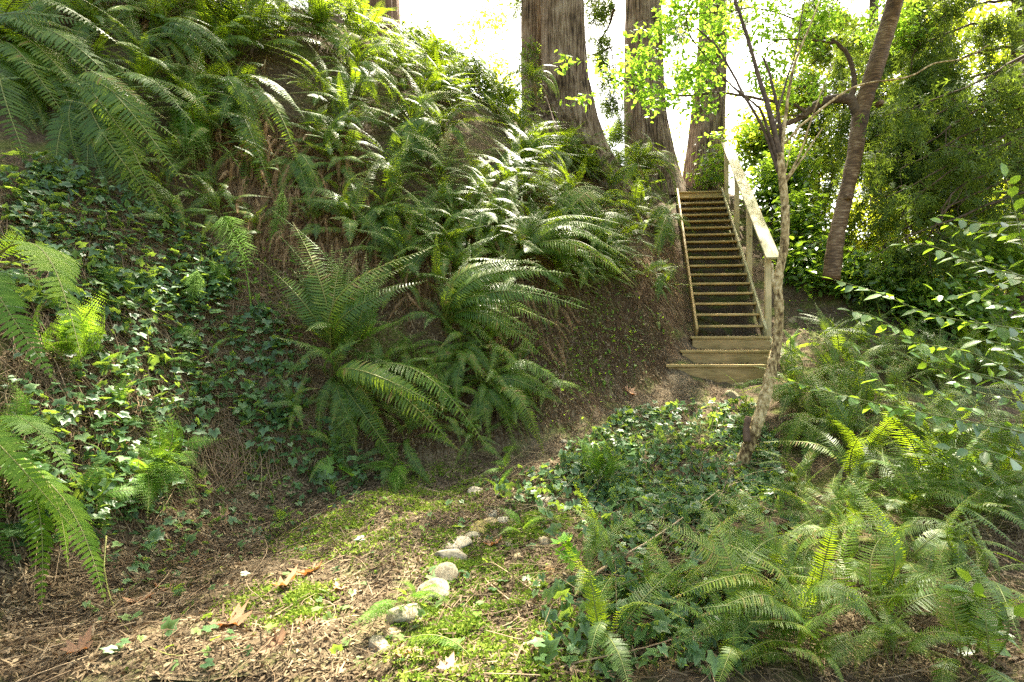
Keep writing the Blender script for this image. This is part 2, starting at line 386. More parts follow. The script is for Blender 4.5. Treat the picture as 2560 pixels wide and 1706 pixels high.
HG += .07 * np.abs(_vn(_gx, _gy, 3.1, 8)) + .06 * np.maximum(0, _vn(_gx, _gy, 8, 9)) + .10 * _vn(_gx, _gy, 1.7, 1) + .05 * _vn(_gx, _gy, 5, 2) + .025 * _vn(_gx, _gy, 12, 3)
# keep the ground below the stairs
_in = (_gy > 7.9) & (_gy < 12.3) & (_gx > 1.45 + .095 * (_gy - 8)) & (_gx < 2.85 + .095 * (_gy - 8))
HG = np.where(_in, np.minimum(HG, 1.75 + .805 * (_gy - 8.0) - .26), HG)
def H(x, y):
    x = np.asarray(x, dtype=float); y = np.asarray(y, dtype=float)
    xc = np.clip(x, -9.95, 9.94); yc = np.clip(y, -2.95, 17.9)
    fx = (xc + 10) / .05; fy = (yc + 3) / .05; i = fx.astype(int); j = fy.astype(int); fx = fx - i; fy = fy - j
    z = (HG[i, j] * (1 - fx) + HG[i + 1, j] * fx) * (1 - fy) + (HG[i, j + 1] * (1 - fx) + HG[i + 1, j + 1] * fx) * fy
    dx = np.abs(x - xc); dy = np.maximum(y - 17.9, 0)
    return z - .35 * dy * np.exp(-dy / 60) - .05 * dx
def Nrm(x, y, e=.08):
    gx = (H(x + e, y) - H(x - e, y)) / (2 * e); gy = (H(x, y + e) - H(x, y - e)) / (2 * e)
    return unit(np.stack([-gx, -gy, np.ones_like(gx)], -1))
_YS = np.concatenate([np.arange(1.4, 13, .02), np.arange(13, 30, .1)])
def hit(u, v, jitter=0):
    """first point of the ground seen through a photo pixel (vectorised)"""
    u = np.atleast_1d(np.asarray(u, dtype=float)); v = np.atleast_1d(np.asarray(v, dtype=float)); out = np.full((len(u), 3), np.nan)
    for i in range(0, len(u), 2000):
        a, b = u[i:i + 2000, None], v[i:i + 2000, None]
        X = _YS[None] * (a - U0) / F; Z = EYE + _YS[None] * (V0 - b) / F
        below = Z < H(X, np.broadcast_to(_YS[None], X.shape))
        k = below.argmax(1); ok = below.any(1)
        r = np.arange(len(k)); P = np.stack([X[r, k], _YS[k], Z[r, k]], -1); P[~ok] = np.nan; out[i:i + 2000] = P
    return out
def hit1(u, v): return hit([u], [v])[0]
def inpoly(u, v, poly):
    P = np.asarray(poly, dtype=float); c = np.zeros(len(u), dtype=bool); j = len(P) - 1
    for i in range(len(P)):
        m_ = ((P[i, 1] > v) != (P[j, 1] > v)) & (u < (P[j, 0] - P[i, 0]) * (v - P[i, 1]) / (P[j, 1] - P[i, 1] + 1e-9) + P[i, 0]); c ^= m_; j = i
    return c
_GU = np.arange(-40, 2601, 8.0); _GV = np.arange(-200, 1721, 8.0)
_uu, _vv = np.meshgrid(_GU, _GV, indexing='ij')
DEP = hit(_uu.ravel(), _vv.ravel())[:, 1].reshape(_uu.shape)
def hit_fast(u, v):
    fu = np.clip((u + 40) / 8, 0, len(_GU) - 1.01); fv = np.clip((v + 200) / 8, 0, len(_GV) - 1.01); i = fu.astype(int); j = fv.astype(int); fu -= i; fv -= j
    Yd = (DEP[i, j] * (1 - fu) + DEP[i + 1, j] * fu) * (1 - fv) + (DEP[i, j + 1] * (1 - fu) + DEP[i + 1, j + 1] * fu) * fv
    X = Yd * (u - U0) / F; o = np.stack([X, Yd, np.zeros_like(X)], -1); k = ~np.isnan(Yd); o[k, 2] = H(X[k], Yd[k]); return o
def scatter_px(poly, n, density_by_area=True):
    """n ground points, evenly spread over the piece of ground that shows inside a photo polygon"""
    P = np.asarray(poly, dtype=float); res = []; tot = 0
    lo, hi = P.min(0), P.max(0)
    while tot < n:
        u = rng.uniform(lo[0], hi[0], 4 * n + 50); v = rng.uniform(lo[1], hi[1], 4 * n + 50)
        k = inpoly(u, v, P); u, v = u[k], v[k]
        if len(u) > 6 * n: u, v = u[:6 * n], v[:6 * n]
        Q = hit_fast(u, v); k = ~np.isnan(Q[:, 0]); Q = Q[k]
        if density_by_area:
            wgt = Q[:, 1] ** 2; Q = Q[rng.random(len(Q)) < wgt / np.percentile(wgt, 90)]
        res.append(Q); tot += len(Q)
        if len(Q) == 0: break
    return np.concatenate(res)[:n]

def axis(lo, hi, step, far_lo, far_hi):
    a = list(np.arange(lo, hi + 1e-6, step)); s = step
    l = []; x = lo
    while x > far_lo: s *= 1.35; x -= s; l.append(x)
    r = []; x = hi; s = step
    while x < far_hi: s *= 1.35; x += s; r.append(x)
    return np.array(l[::-1] + a + r)
ax_, ay_ = axis(-8, 8, .055, -260, 260), axis(1.2, 14, .055, -120, 420)
X, Y = np.meshgrid(ax_, ay_, indexing='ij'); Z = H(X, Y)
ni, nj = X.shape; ii, jj = np.meshgrid(np.arange(ni - 1), np.arange(nj - 1), indexing='ij'); b0 = (ii * nj + jj).ravel()
ground = put(bpy.data.objects.new("ground", mesh_np("ground", np.stack([X, Y, Z], -1).reshape(-1, 3), [np.stack([b0, b0 + nj, b0 + nj + 1, b0 + 1], -1)], [M['soil']], smooth=True)))
tag(ground, "wooded hillside of brown soil rising from the foreground to the tree line", kind='structure')

# the path: a sheet just above the ground, ragged edges
PL = [hit1(*p) for p in [(620,1700),(700,1560),(800,1420),(930,1290),(1150,1200),(1340,1130),(1480,1055),(1590,1000),(1740,962)]]
PL = smooth_line([[p[0], p[1]] for p in PL], 90)
PW = np.interp(np.linspace(0, 1, 90), [0, .25, .5, .75, 1], [.95, .8, .6, .5, .55])
pv = []
Tn = np.gradient(PL, axis=0); Tn = Tn / np.linalg.norm(Tn, axis=1)[:, None]; Nn = np.stack([-Tn[:, 1], Tn[:, 0]], -1)
K = 21
for i in range(90):
    wl = PW[i] * (1 + .35 * (_vn(np.array([i * .09]), np.array([0.]), 3, 11)[0])); wr = PW[i] * (1 + .35 * (_vn(np.array([i * .09]), np.array([9.]), 3, 12)[0]))
    for k in range(K):
        t = k / (K - 1) * 2 - 1
        p = PL[i] + Nn[i] * (t * (wl if t > 0 else wr) + .02 * random.uniform(-1, 1))
        pv.append([p[0], p[1], H(p[0], p[1]) + .012 - .05 * max(0, abs(t) - .72) / .28])
b0 = (np.arange(89)[:, None] * K + np.arange(K - 1)[None]).ravel()
path = put(bpy.data.objects.new("path", mesh_np("path", pv, [np.stack([b0, b0 + 1, b0 + K + 1, b0 + K], -1)], [M['path']], smooth=True)))
tag(path, "narrow dirt path covered in brown litter leading up to the steps", kind='structure')

# ------------------------------------------------------------------ cedar trunks
TREES = {}
def fluted(mb, rows, Y, ztop, seg=120, flute=.06, dY=0.0, dig=.6, m=0):
    """rows: (v, uL, uR) from top to bottom in the photo"""
    rows = sorted(rows)
    zs = np.array([EYE + Y * (V0 - r[0]) / F for r in rows]); xc = np.array([Y * ((r[1] + r[2]) / 2 - U0) / F for r in rows]); rr = np.array([Y * (r[2] - r[1]) / 2 / F for r in rows])
    zz = np.concatenate([[zs[-1] - dig], np.linspace(zs[-1], zs[0], 34), np.linspace(zs[0], ztop, 12)[1:]])
    o = np.argsort(zs)
    X = np.interp(zz, zs[o], xc[o]); Rr = np.interp(zz, zs[o], rr[o])
    lean = (xc[0] - xc[1]) / (zs[0] - zs[1] + 1e-6)
    up = zz > zs[0]; X[up] = xc[0] + lean * .5 * (zz[up] - zs[0]); Rr[up] = rr[0] * (1 - .5 * (zz[up] - zs[0]) / (ztop - zs[0] + 1e-6))
    Rr[0] = Rr[1] * 1.25
    a = np.linspace(0, 2 * np.pi, seg, endpoint=False)
    A, Zg = np.meshgrid(a, zz); sd_ = random.randint(0, 999)
    base = np.exp(-(Zg - zs[-1]) / .9)
    n = _vn(A * 5, Zg * .25, 1, sd_) * flute * 2 + _vn(A * 14, Zg * .5, 1, sd_ + 1) * flute * 1.1 + _vn(A * 34 + Zg * .8, Zg * 1.2, 1, sd_ + 3) * flute * .9 + base * .35 * (_vn(A * 1.6, Zg * 0.1, 1, sd_ + 2))
    n = n * (1 - np.exp(-np.minimum(a, 2 * np.pi - a) * 6))[None]
    rad = Rr[:, None] * (1 + n)
    V = np.stack([X[:, None] + rad * np.cos(A), Y + dY + rad * np.sin(A), Zg], -1).reshape(-1, 3)
    i = np.arange(len(zz) - 1)[:, None] * seg; j = np.arange(seg)[None]; j2 = (j + 1) % seg
    mb.add(V, [np.stack([i + j, i + j2, i + seg + j2, i + seg + j], -1).reshape(-1, 4)], m)
    return np.array([X[-1], Y, ztop])

def cedar(key, parts, label, mk='cedar', name='cedar_tree', group='tall cedars along the hilltop'):
    bx = parts[0]
    Yb = bx[1]; r0 = sorted(bx[0])[-1]
    base = pt((r0[1] + r0[2]) / 2, r0[0], Yb)
    e = empty(name, base); tag(e, label, 'tree', group)
    for rows, Y, *_ in parts:
        mb = MB(); fluted(mb, rows, Y, 15.5)
        o = mb.obj('trunk', M[mk], e, smooth=True); o.location = -base
    TREES[key] = (e, base)
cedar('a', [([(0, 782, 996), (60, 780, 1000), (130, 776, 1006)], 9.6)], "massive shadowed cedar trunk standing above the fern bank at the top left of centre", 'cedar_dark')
cedar('b', [([(-40, 1354, 1458), (100, 1356, 1464), (200, 1358, 1472), (300, 1392, 1496), (380, 1436, 1524), (440, 1462, 1566), (500, 1470, 1600)], 10.8), ([(-40, 1304, 1356), (100, 1303, 1360), (200, 1304, 1368), (330, 1310, 1420)], 11.5)],
      "thick double-stemmed cedar whose fluted base flares to the right over the ferns")
cedar('c', [([(-40, 1566, 1654), (100, 1564, 1656), (200, 1562, 1660), (300, 1562, 1668), (400, 1566, 1688), (450, 1564, 1700)], 13.0)], "straight grooved cedar trunk crossed by bright leafy twigs, middle of the three behind the ferns")
cedar('d', [([(-40, 1752, 1815), (100, 1748, 1816), (200, 1741, 1815), (300, 1729, 1812), (400, 1718, 1812), (470, 1712, 1814)], 13.6)], "cedar trunk rising right behind the top landing of the wooden stairs")

# ------------------------------------------------------------------ staircase
hd = np.array([.095, 1.0, 0]) / math.hypot(.095, 1); lat = np.array([hd[1], -hd[0], 0.0])
YAW = -math.atan2(.095, 1.0); RZ = np.array(Matrix.Rotation(YAW, 3, 'Z'))
S0 = np.array([1.656, 8.0, 1.75]); NST = 18; RISE = (5.02 - 1.75) / 17; RUN = 4.07 / 17
SL = math.atan2(RISE, RUN)
st = empty('wooden_staircase', S0); tag(st, "steep open-riser wooden staircase with a handrail on its right side climbing the bank", 'staircase')
def bevel(o, wd=.004):
    md = o.modifiers.new('bevel', 'BEVEL'); md.width = wd; md.segments = 2; md.limit_method = 'ANGLE'
def plank(name, c, size, rot, mk, parent, wd=.004):
    """a board as its own mesh, origin in its middle"""
    mb = MB(); mb.box((0, 0, 0), *size)
    o = bpy.data.objects.new(name, mb.mesh(name, [M[mk]])); put(o, parent)
    o.location = Vector(c) - (parent.location if parent else Vector((0, 0, 0)))
    o.rotation_euler = rot; bevel(o, wd); return o
W_ = 1.0
for i in range(NST):
    c = S0 + hd * (RUN * i + .12) + lat * (W_ / 2) + np.array([0, 0, RISE * i - .019])
    if i < NST - 1:
        plank('tread', c, (W_ - .005, .235, .036), (0, 0, YAW + R(random.uniform(-.25, .25))), 'timber_x', st)
    else:
        plank('top_tread', c + hd * .02, (W_ + .02, .28, .036), (0, 0, YAW), 'timber_x', st)
        plank('top_riser', c + np.array([0, 0, -.1]) - hd * .07, (W_ - .01, .03, .155), (0, 0, YAW), 'timber_x', st)
Ls = math.hypot(RUN * 17, RISE * 17)
for sd_, nm in ((-.021, 'stringer'), (W_ + .021, 'stringer')):
    mid = S0 + hd * (RUN * 8.5 + .1) + lat * sd_ + np.array([0, 0, RISE * 8.5 - .065])
    mb = MB(); mb.box((0, 0, 0), .038, Ls + .30, .235)
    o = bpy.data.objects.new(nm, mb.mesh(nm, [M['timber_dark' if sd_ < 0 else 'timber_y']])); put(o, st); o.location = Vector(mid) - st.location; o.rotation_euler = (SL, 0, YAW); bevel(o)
# posts and rail on the right
post_x = W_ + .04 + .05
def rail_z(s): return 2.86 + s * math.tan(SL) * .985
posts = [.12, 1.50, 2.72, 3.98]
for k, s in enumerate(posts):
    zb = 1.75 + s * math.tan(SL) - (.62 if k == 0 else .5); ztp = rail_z(s) - .03
    c = S0 * [1, 1, 0] + hd * s + lat * post_x + np.array([0, 0, (zb + ztp) / 2])
    plank('post', c, (.095, .095, ztp - zb), (0, 0, YAW), 'timber_z', st, .006)
s0_, s1_ = -.12, 4.16
mb = MB(); Lr = (s1_ - s0_) / math.cos(SL); mb.box((0, 0, 0), .215, Lr, .038)
o = bpy.data.objects.new('handrail', mb.mesh('handrail', [M['timber_y']])); put(o, st)
o.location = Vector(S0 * [1, 1, 0] + hd * (s0_ + s1_) / 2 + lat * (post_x + .02) + np.array([0, 0, rail_z((s0_ + s1_) / 2)])) - st.location
o.rotation_euler = (math.atan(math.tan(SL) * .985), 0, YAW); bevel(o, .006)
# three box steps set in the ground
for (Yf, z, uL, uR, lab) in [(7.02, 1.178, 1666, 1915, "lowest and widest plank-fronted timber step at the foot of the stairs"),
                             (7.36, 1.371, 1702, 1924, "middle plank-fronted timber step below the staircase"),
                             (7.70, 1.573, 1728, 1926, "narrow upper timber step right under the first open tread")]:
    xl, xr = Yf * (uL - U0) / F, Yf * (uR - U0) / F; cx_ = (xl + xr) / 2; wd = xr - xl
    e = empty('timber_step', (cx_, Yf, z)); tag(e, lab, 'step', 'plank steps at the foot of the stairs')
    plank('cap_board', (cx_, Yf + .05, z - .02), (wd, .14, .038), (0, 0, YAW * .3), 'timber_x', e)
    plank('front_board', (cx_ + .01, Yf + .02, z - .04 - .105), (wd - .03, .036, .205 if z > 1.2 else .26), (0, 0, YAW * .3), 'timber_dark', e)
    mb = MB(); n = 24
    gx_, gy_ = np.meshgrid(np.linspace(-wd / 2 + .02, wd / 2 - .02, n), np.linspace(.125, .40, 8), indexing='ij')
    gz = -.012 + .02 * _vn(gx_ * 9 + cx_ * 7, gy_ * 9, 1, 5)
    b_ = (np.arange(n - 1)[:, None] * 8 + np.arange(7)[None]).ravel()
    mb.add(np.stack([gx_, gy_, gz], -1).reshape(-1, 3), [np.stack([b_, b_ + 8, b_ + 9, b_ + 1], -1)])
    pz = rng.random((420, 3)) * [wd - .05, .26, .012] + [-wd / 2 + .025, .12, -.006]
    scatter(mb, DIAM, pz, frames(rng.normal(size=(420, 3)) * [1, 1, .25], np.tile([0, 0, 1.], (420, 1)) + rng.normal(size=(420, 3)) * .3), rng.uniform(.015, .05, 420), 1)
    mb.obj('litter_fill', [M['path'], M['litter']], e)

# ------------------------------------------------------------------ ferns
def frond_mesh(name, b, mk, n=42, wmax=.088, wid=.0125, droop=.12, fwd=18, mess=.06, stipe=.12, curl=0.0, side=0.0):
    mb = MB(); t = np.linspace(0, 1, 26)
    def curve(t):
        z = b * 4 * t * (1 - t) * (1 + .35 * (1 - 2 * t)); y = side * np.sin(t * np.pi) ; return np.stack([t, y, z], -1)
    mb.tube(curve(t), np.interp(t, [0, 1], [.0052, .0012]), 4, 1)
    tt = np.linspace(stipe, .985, n)
    prof = np.minimum(1, ((tt - stipe) / .18 + .25)) ** .7 * np.clip(1 - np.clip((tt - .38) / .62, 0, 1) ** 1.9, .04, 1)
    C = curve(tt); T = unit(curve(tt + .01) - curve(tt - .01))
    Nn_ = unit(np.cross(T, np.array([0, 1., 0]))) * -1; Nn_ = np.where(Nn_[:, 2:3] < 0, -Nn_, Nn_)
    S = np.cross(Nn_, T)
    for s in (-1, 1):
        L = prof * wmax * rng.uniform(.85, 1.1, n) * np.where(rng.random(n) < .06, rng.uniform(.15, .6, n), 1); k = mess
        d = unit(S * s + T * np.tan(R(fwd)) * (1 + .8 * tt[:, None]) - Nn_ * droop + rng.normal(size=(n, 3)) * k)
        w_ = unit(np.cross(Nn_, d)) ; w_ = unit(w_ + rng.normal(size=(n, 3)) * mess * .6 + Nn_ * .25 * s)
        ww = (wid * (.55 + .45 * prof))[:, None]; Lc = L[:, None]; dn = Nn_ * Lc * (.16 + curl)
        P = [C - w_ * ww * .35, C + w_ * ww * .35, C + d * Lc * .3 + w_ * ww * .62, C + d * Lc * .3 - w_ * ww * .5,
             C + d * Lc * .7 + w_ * ww * .42 - dn * .35, C + d * Lc * .7 - w_ * ww * .34 - dn * .35, C + d * Lc - dn + T * Lc * .08]
        V = np.stack(P, 1); o = (np.arange(n) * 7)[:, None]
        mb.add(V.reshape(-1, 3), [np.concatenate([o + [0, 3, 2, 1], o + [3, 5, 4, 2]]), o + [5, 6, 4]], 0)
    return mb.mesh(name, [M[mk], M['stem']], smooth=False)
def lady_mesh(name, b, mk, n=17, wmax=.2, droop=.1, side=0.0, stipe=.2):
    mb = MB(); t = np.linspace(0, 1, 22)
    def curve(t): return np.stack([t, side * np.sin(t * np.pi), b * 4 * t * (1 - t) * (1 + .35 * (1 - 2 * t))], -1)
    mb.tube(curve(t), np.interp(t, [0, 1], [.005, .001]), 4, 1)
    tt = np.linspace(stipe, .98, n); prof = np.clip(1 - ((tt - stipe) / (1 - stipe)) ** 1.15, .05, 1) * np.minimum(1, .6 + (tt - stipe) * 4)
    C = curve(tt); T = unit(curve(tt + .01) - curve(tt - .01)); S0_ = np.array([0, 1., 0])
    for i in range(n):
        Nv = unit(np.cross(T[i], S0_)) * -1; Nv = Nv if Nv[2] > 0 else -Nv
        for s in (-1, 1):
            L = prof[i] * wmax * random.uniform(.9, 1.1); d = unit(S0_ * s + T[i] * .35 - Nv * droop + rng.normal(size=3) * .06)
            m_ = max(4, int(L / .014)); q = np.linspace(.06, 1, m_); pr = np.clip(1 - q, .1, 1) ** .7 * L * .3
            Pq = C[i] + d * (q * L)[:, None] - Nv * (q ** 2 * L * .18)[:, None]
            mb.add(np.array([C[i] + T[i] * .0012, C[i] - T[i] * .0012, C[i] + d * L * .9 - Nv * L * .15]), [np.array([[0, 1, 2]])], 1)
            for s2 in (-1, 1):
                dd = unit(T[i] * s2 + d * .45 + rng.normal(size=(m_, 3)) * .08)
                scatter(mb, DIAM, Pq, frames(dd, np.tile(Nv, (m_, 1)) + rng.normal(size=(m_, 3)) * .2), np.stack([pr, np.maximum(pr, .012) * .9, pr], -1))
    return mb.mesh(name, [M[mk], M['stem']])

FM = {'g': [], 'l': [], 'd': [], 'y': [], 'h': []}
for b in (.03, .09, .16, .24, .33):
    for q in range(2):
        sdv = random.uniform(-.05, .05)
        FM['g'].append((b, frond_mesh('frond', b, 'fern', droop=random.uniform(.02, .3), side=sdv, mess=.07, n=random.randint(40, 48))))
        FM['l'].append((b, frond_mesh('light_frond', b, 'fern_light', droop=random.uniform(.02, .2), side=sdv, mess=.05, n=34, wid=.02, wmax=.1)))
for b in (.03, .1, .2):
    for q in range(2):
        FM['d'].append((b, frond_mesh('dead_frond', b, 'fern_dead', droop=.9, mess=.45, curl=.5, n=36, wmax=.055, wid=.011, side=random.uniform(-.06, .06))))
    FM['y'].append((b, lady_mesh('lacy_frond', b, 'fern_light', side=random.uniform(-.05, .05))))
FNAME = {'g': 'frond', 'l': 'frond', 'd': 'dead_frond', 'y': 'frond'}

def place_frond(e, base, tip, bulge, key='g', Z=None, ws=1.0, off=None):
    c = np.asarray(tip, dtype=float) - np.asarray(base, dtype=float); L = np.linalg.norm(c)
    if L < .05: return
    Xd = c / L
    if Z is None: Z = np.array([0, 0, 1.])
    Z = Z + rng.normal(size=3) * .22
    Zd = unit(Z - Xd * Z.dot(Xd)); Yd = np.cross(Zd, Xd)
    opts = sorted(FM[key], key=lambda q: abs(q[0] - bulge) + random.uniform(0, .03)); me = opts[0][1]
    o = bpy.data.objects.new(FNAME[key], me); put(o, e)
    Mx = Matrix(((Xd[0] * L, Yd[0] * L * ws, Zd[0] * L, 0), (Xd[1] * L, Yd[1] * L * ws, Zd[1] * L, 0), (Xd[2] * L, Yd[2] * L * ws, Zd[2] * L, 0), (0, 0, 0, 1)))
    o.matrix_basis = Matrix.Translation(Vector(off if off is not None else rng.normal(size=3) * .025)) @ Mx
    return o
def fern_tips(e, base, nrm, n, L, key='g', dead=4, elo=-25, ehi=62, ws=1.2):
    """fronds radiating from a crown on a slope"""
    down = np.array([nrm[0], nrm[1], 0.]); sl = np.linalg.norm(down); down = unit(down) if sl > .05 else np.array([0, -1., 0])
    a0 = math.atan2(down[1], down[0]); spread = 180 if sl < .45 else 125
    for k in range(n):
        a = a0 + R(-spread + 2 * spread * (k + random.uniform(.1, .9)) / n)
        tow = math.cos(a - a0)                      # 1 = downhill
        el = random.uniform(elo, ehi) - (28 * tow * sl) + (30 * (1 - tow) * .5)
        el = max(-75, min(78, el)); l = L * random.uniform(.62, 1.12)
        d = np.array([math.cos(a) * math.cos(R(el)), math.sin(a) * math.cos(R(el)), math.sin(R(el))]); tip = base + d * l
        g = float(H(tip[0], tip[1])) + .04
        if tip[2] < g: tip[2] = g
        bul = random.uniform(.14, .36) if el > 0 else random.uniform(.05, .24)
        place_frond(e, base, tip, bul, key, unit(nrm * .8 + np.array([0, 0, .7])), ws * random.uniform(.9, 1.15))
    for k in range(dead):
        a = a0 + R(random.uniform(-80, 80)); l = L * random.uniform(.4, .75)
        d = np.array([math.cos(a) * .4, math.sin(a) * .4, -.9]); tip = base + unit(d) * l
        g = float(H(tip[0], tip[1])) + .02; tip[2] = max(tip[2], g)
        place_frond(e, base + nrm * .02, tip, random.uniform(.02, .18), 'd', nrm)
def hero(name, u, v, label, tips=(), n=8, L=.9, key='g', dead=5, group=None, dy=None, Y=None, lift=.05, ws=1.2, bul=None, cat='fern', dup=None):
    base = pt(u, v, Y) if Y else hit1(u, v)
    if Y is None and np.isnan(base[0]): base = pt(u, v, 9)
    nrm = Nrm(base[0], base[1]); base = base + np.array([0, 0, lift]) + nrm * .04
    e = empty(name, base); tag(e, label, cat, group)
    tl = list(tips)
    if dup is None: dup = 2 if len(tips) > 4 else 1 if len(tips) > 2 else 0
    for tp in tips:
        for q_ in range(dup):
            tl.append((u + (tp[0] - u) * random.uniform(.55, .95) + random.uniform(-.2, .2) * abs(tp[1] - v), v + (tp[1] - v) * random.uniform(.55, .95) + random.uniform(-.2, .2) * abs(tp[0] - u)) + tuple(tp[2:]))
    for tp in tl:
        tu, tv = tp[0], tp[1]; k_ = tp[3] if len(tp) > 3 else key
        du, dv = tu - u, tv - v; q = dv / (abs(du) + abs(dv) + 1)
        off = tp[2] if len(tp) > 2 and tp[2] is not None else -.22 - .22 * q
        tip = pt(tu, tv, base[1] + off)
        g = hit1(tu, tv)
        if not np.isnan(g[0]) and g[1] < tip[1] + .04: tip = pt(tu, tv, g[1] - .06)
        bb = bul if bul is not None else (.10 + .05 * random.random() if dv > abs(du) * 1.2 else .2 + .1 * random.random())
        place_frond(e, base, tip, bb, k_, unit(nrm * .9 + np.array([0, 0, .6])), ws)
    fern_tips(e, base, nrm, n, L, key, dead)
    return e
SW, LF = 'sword_fern', 'lacy_fern'
GB = 'sword ferns covering the left bank'; GR = 'ferns on the slope right of the path'
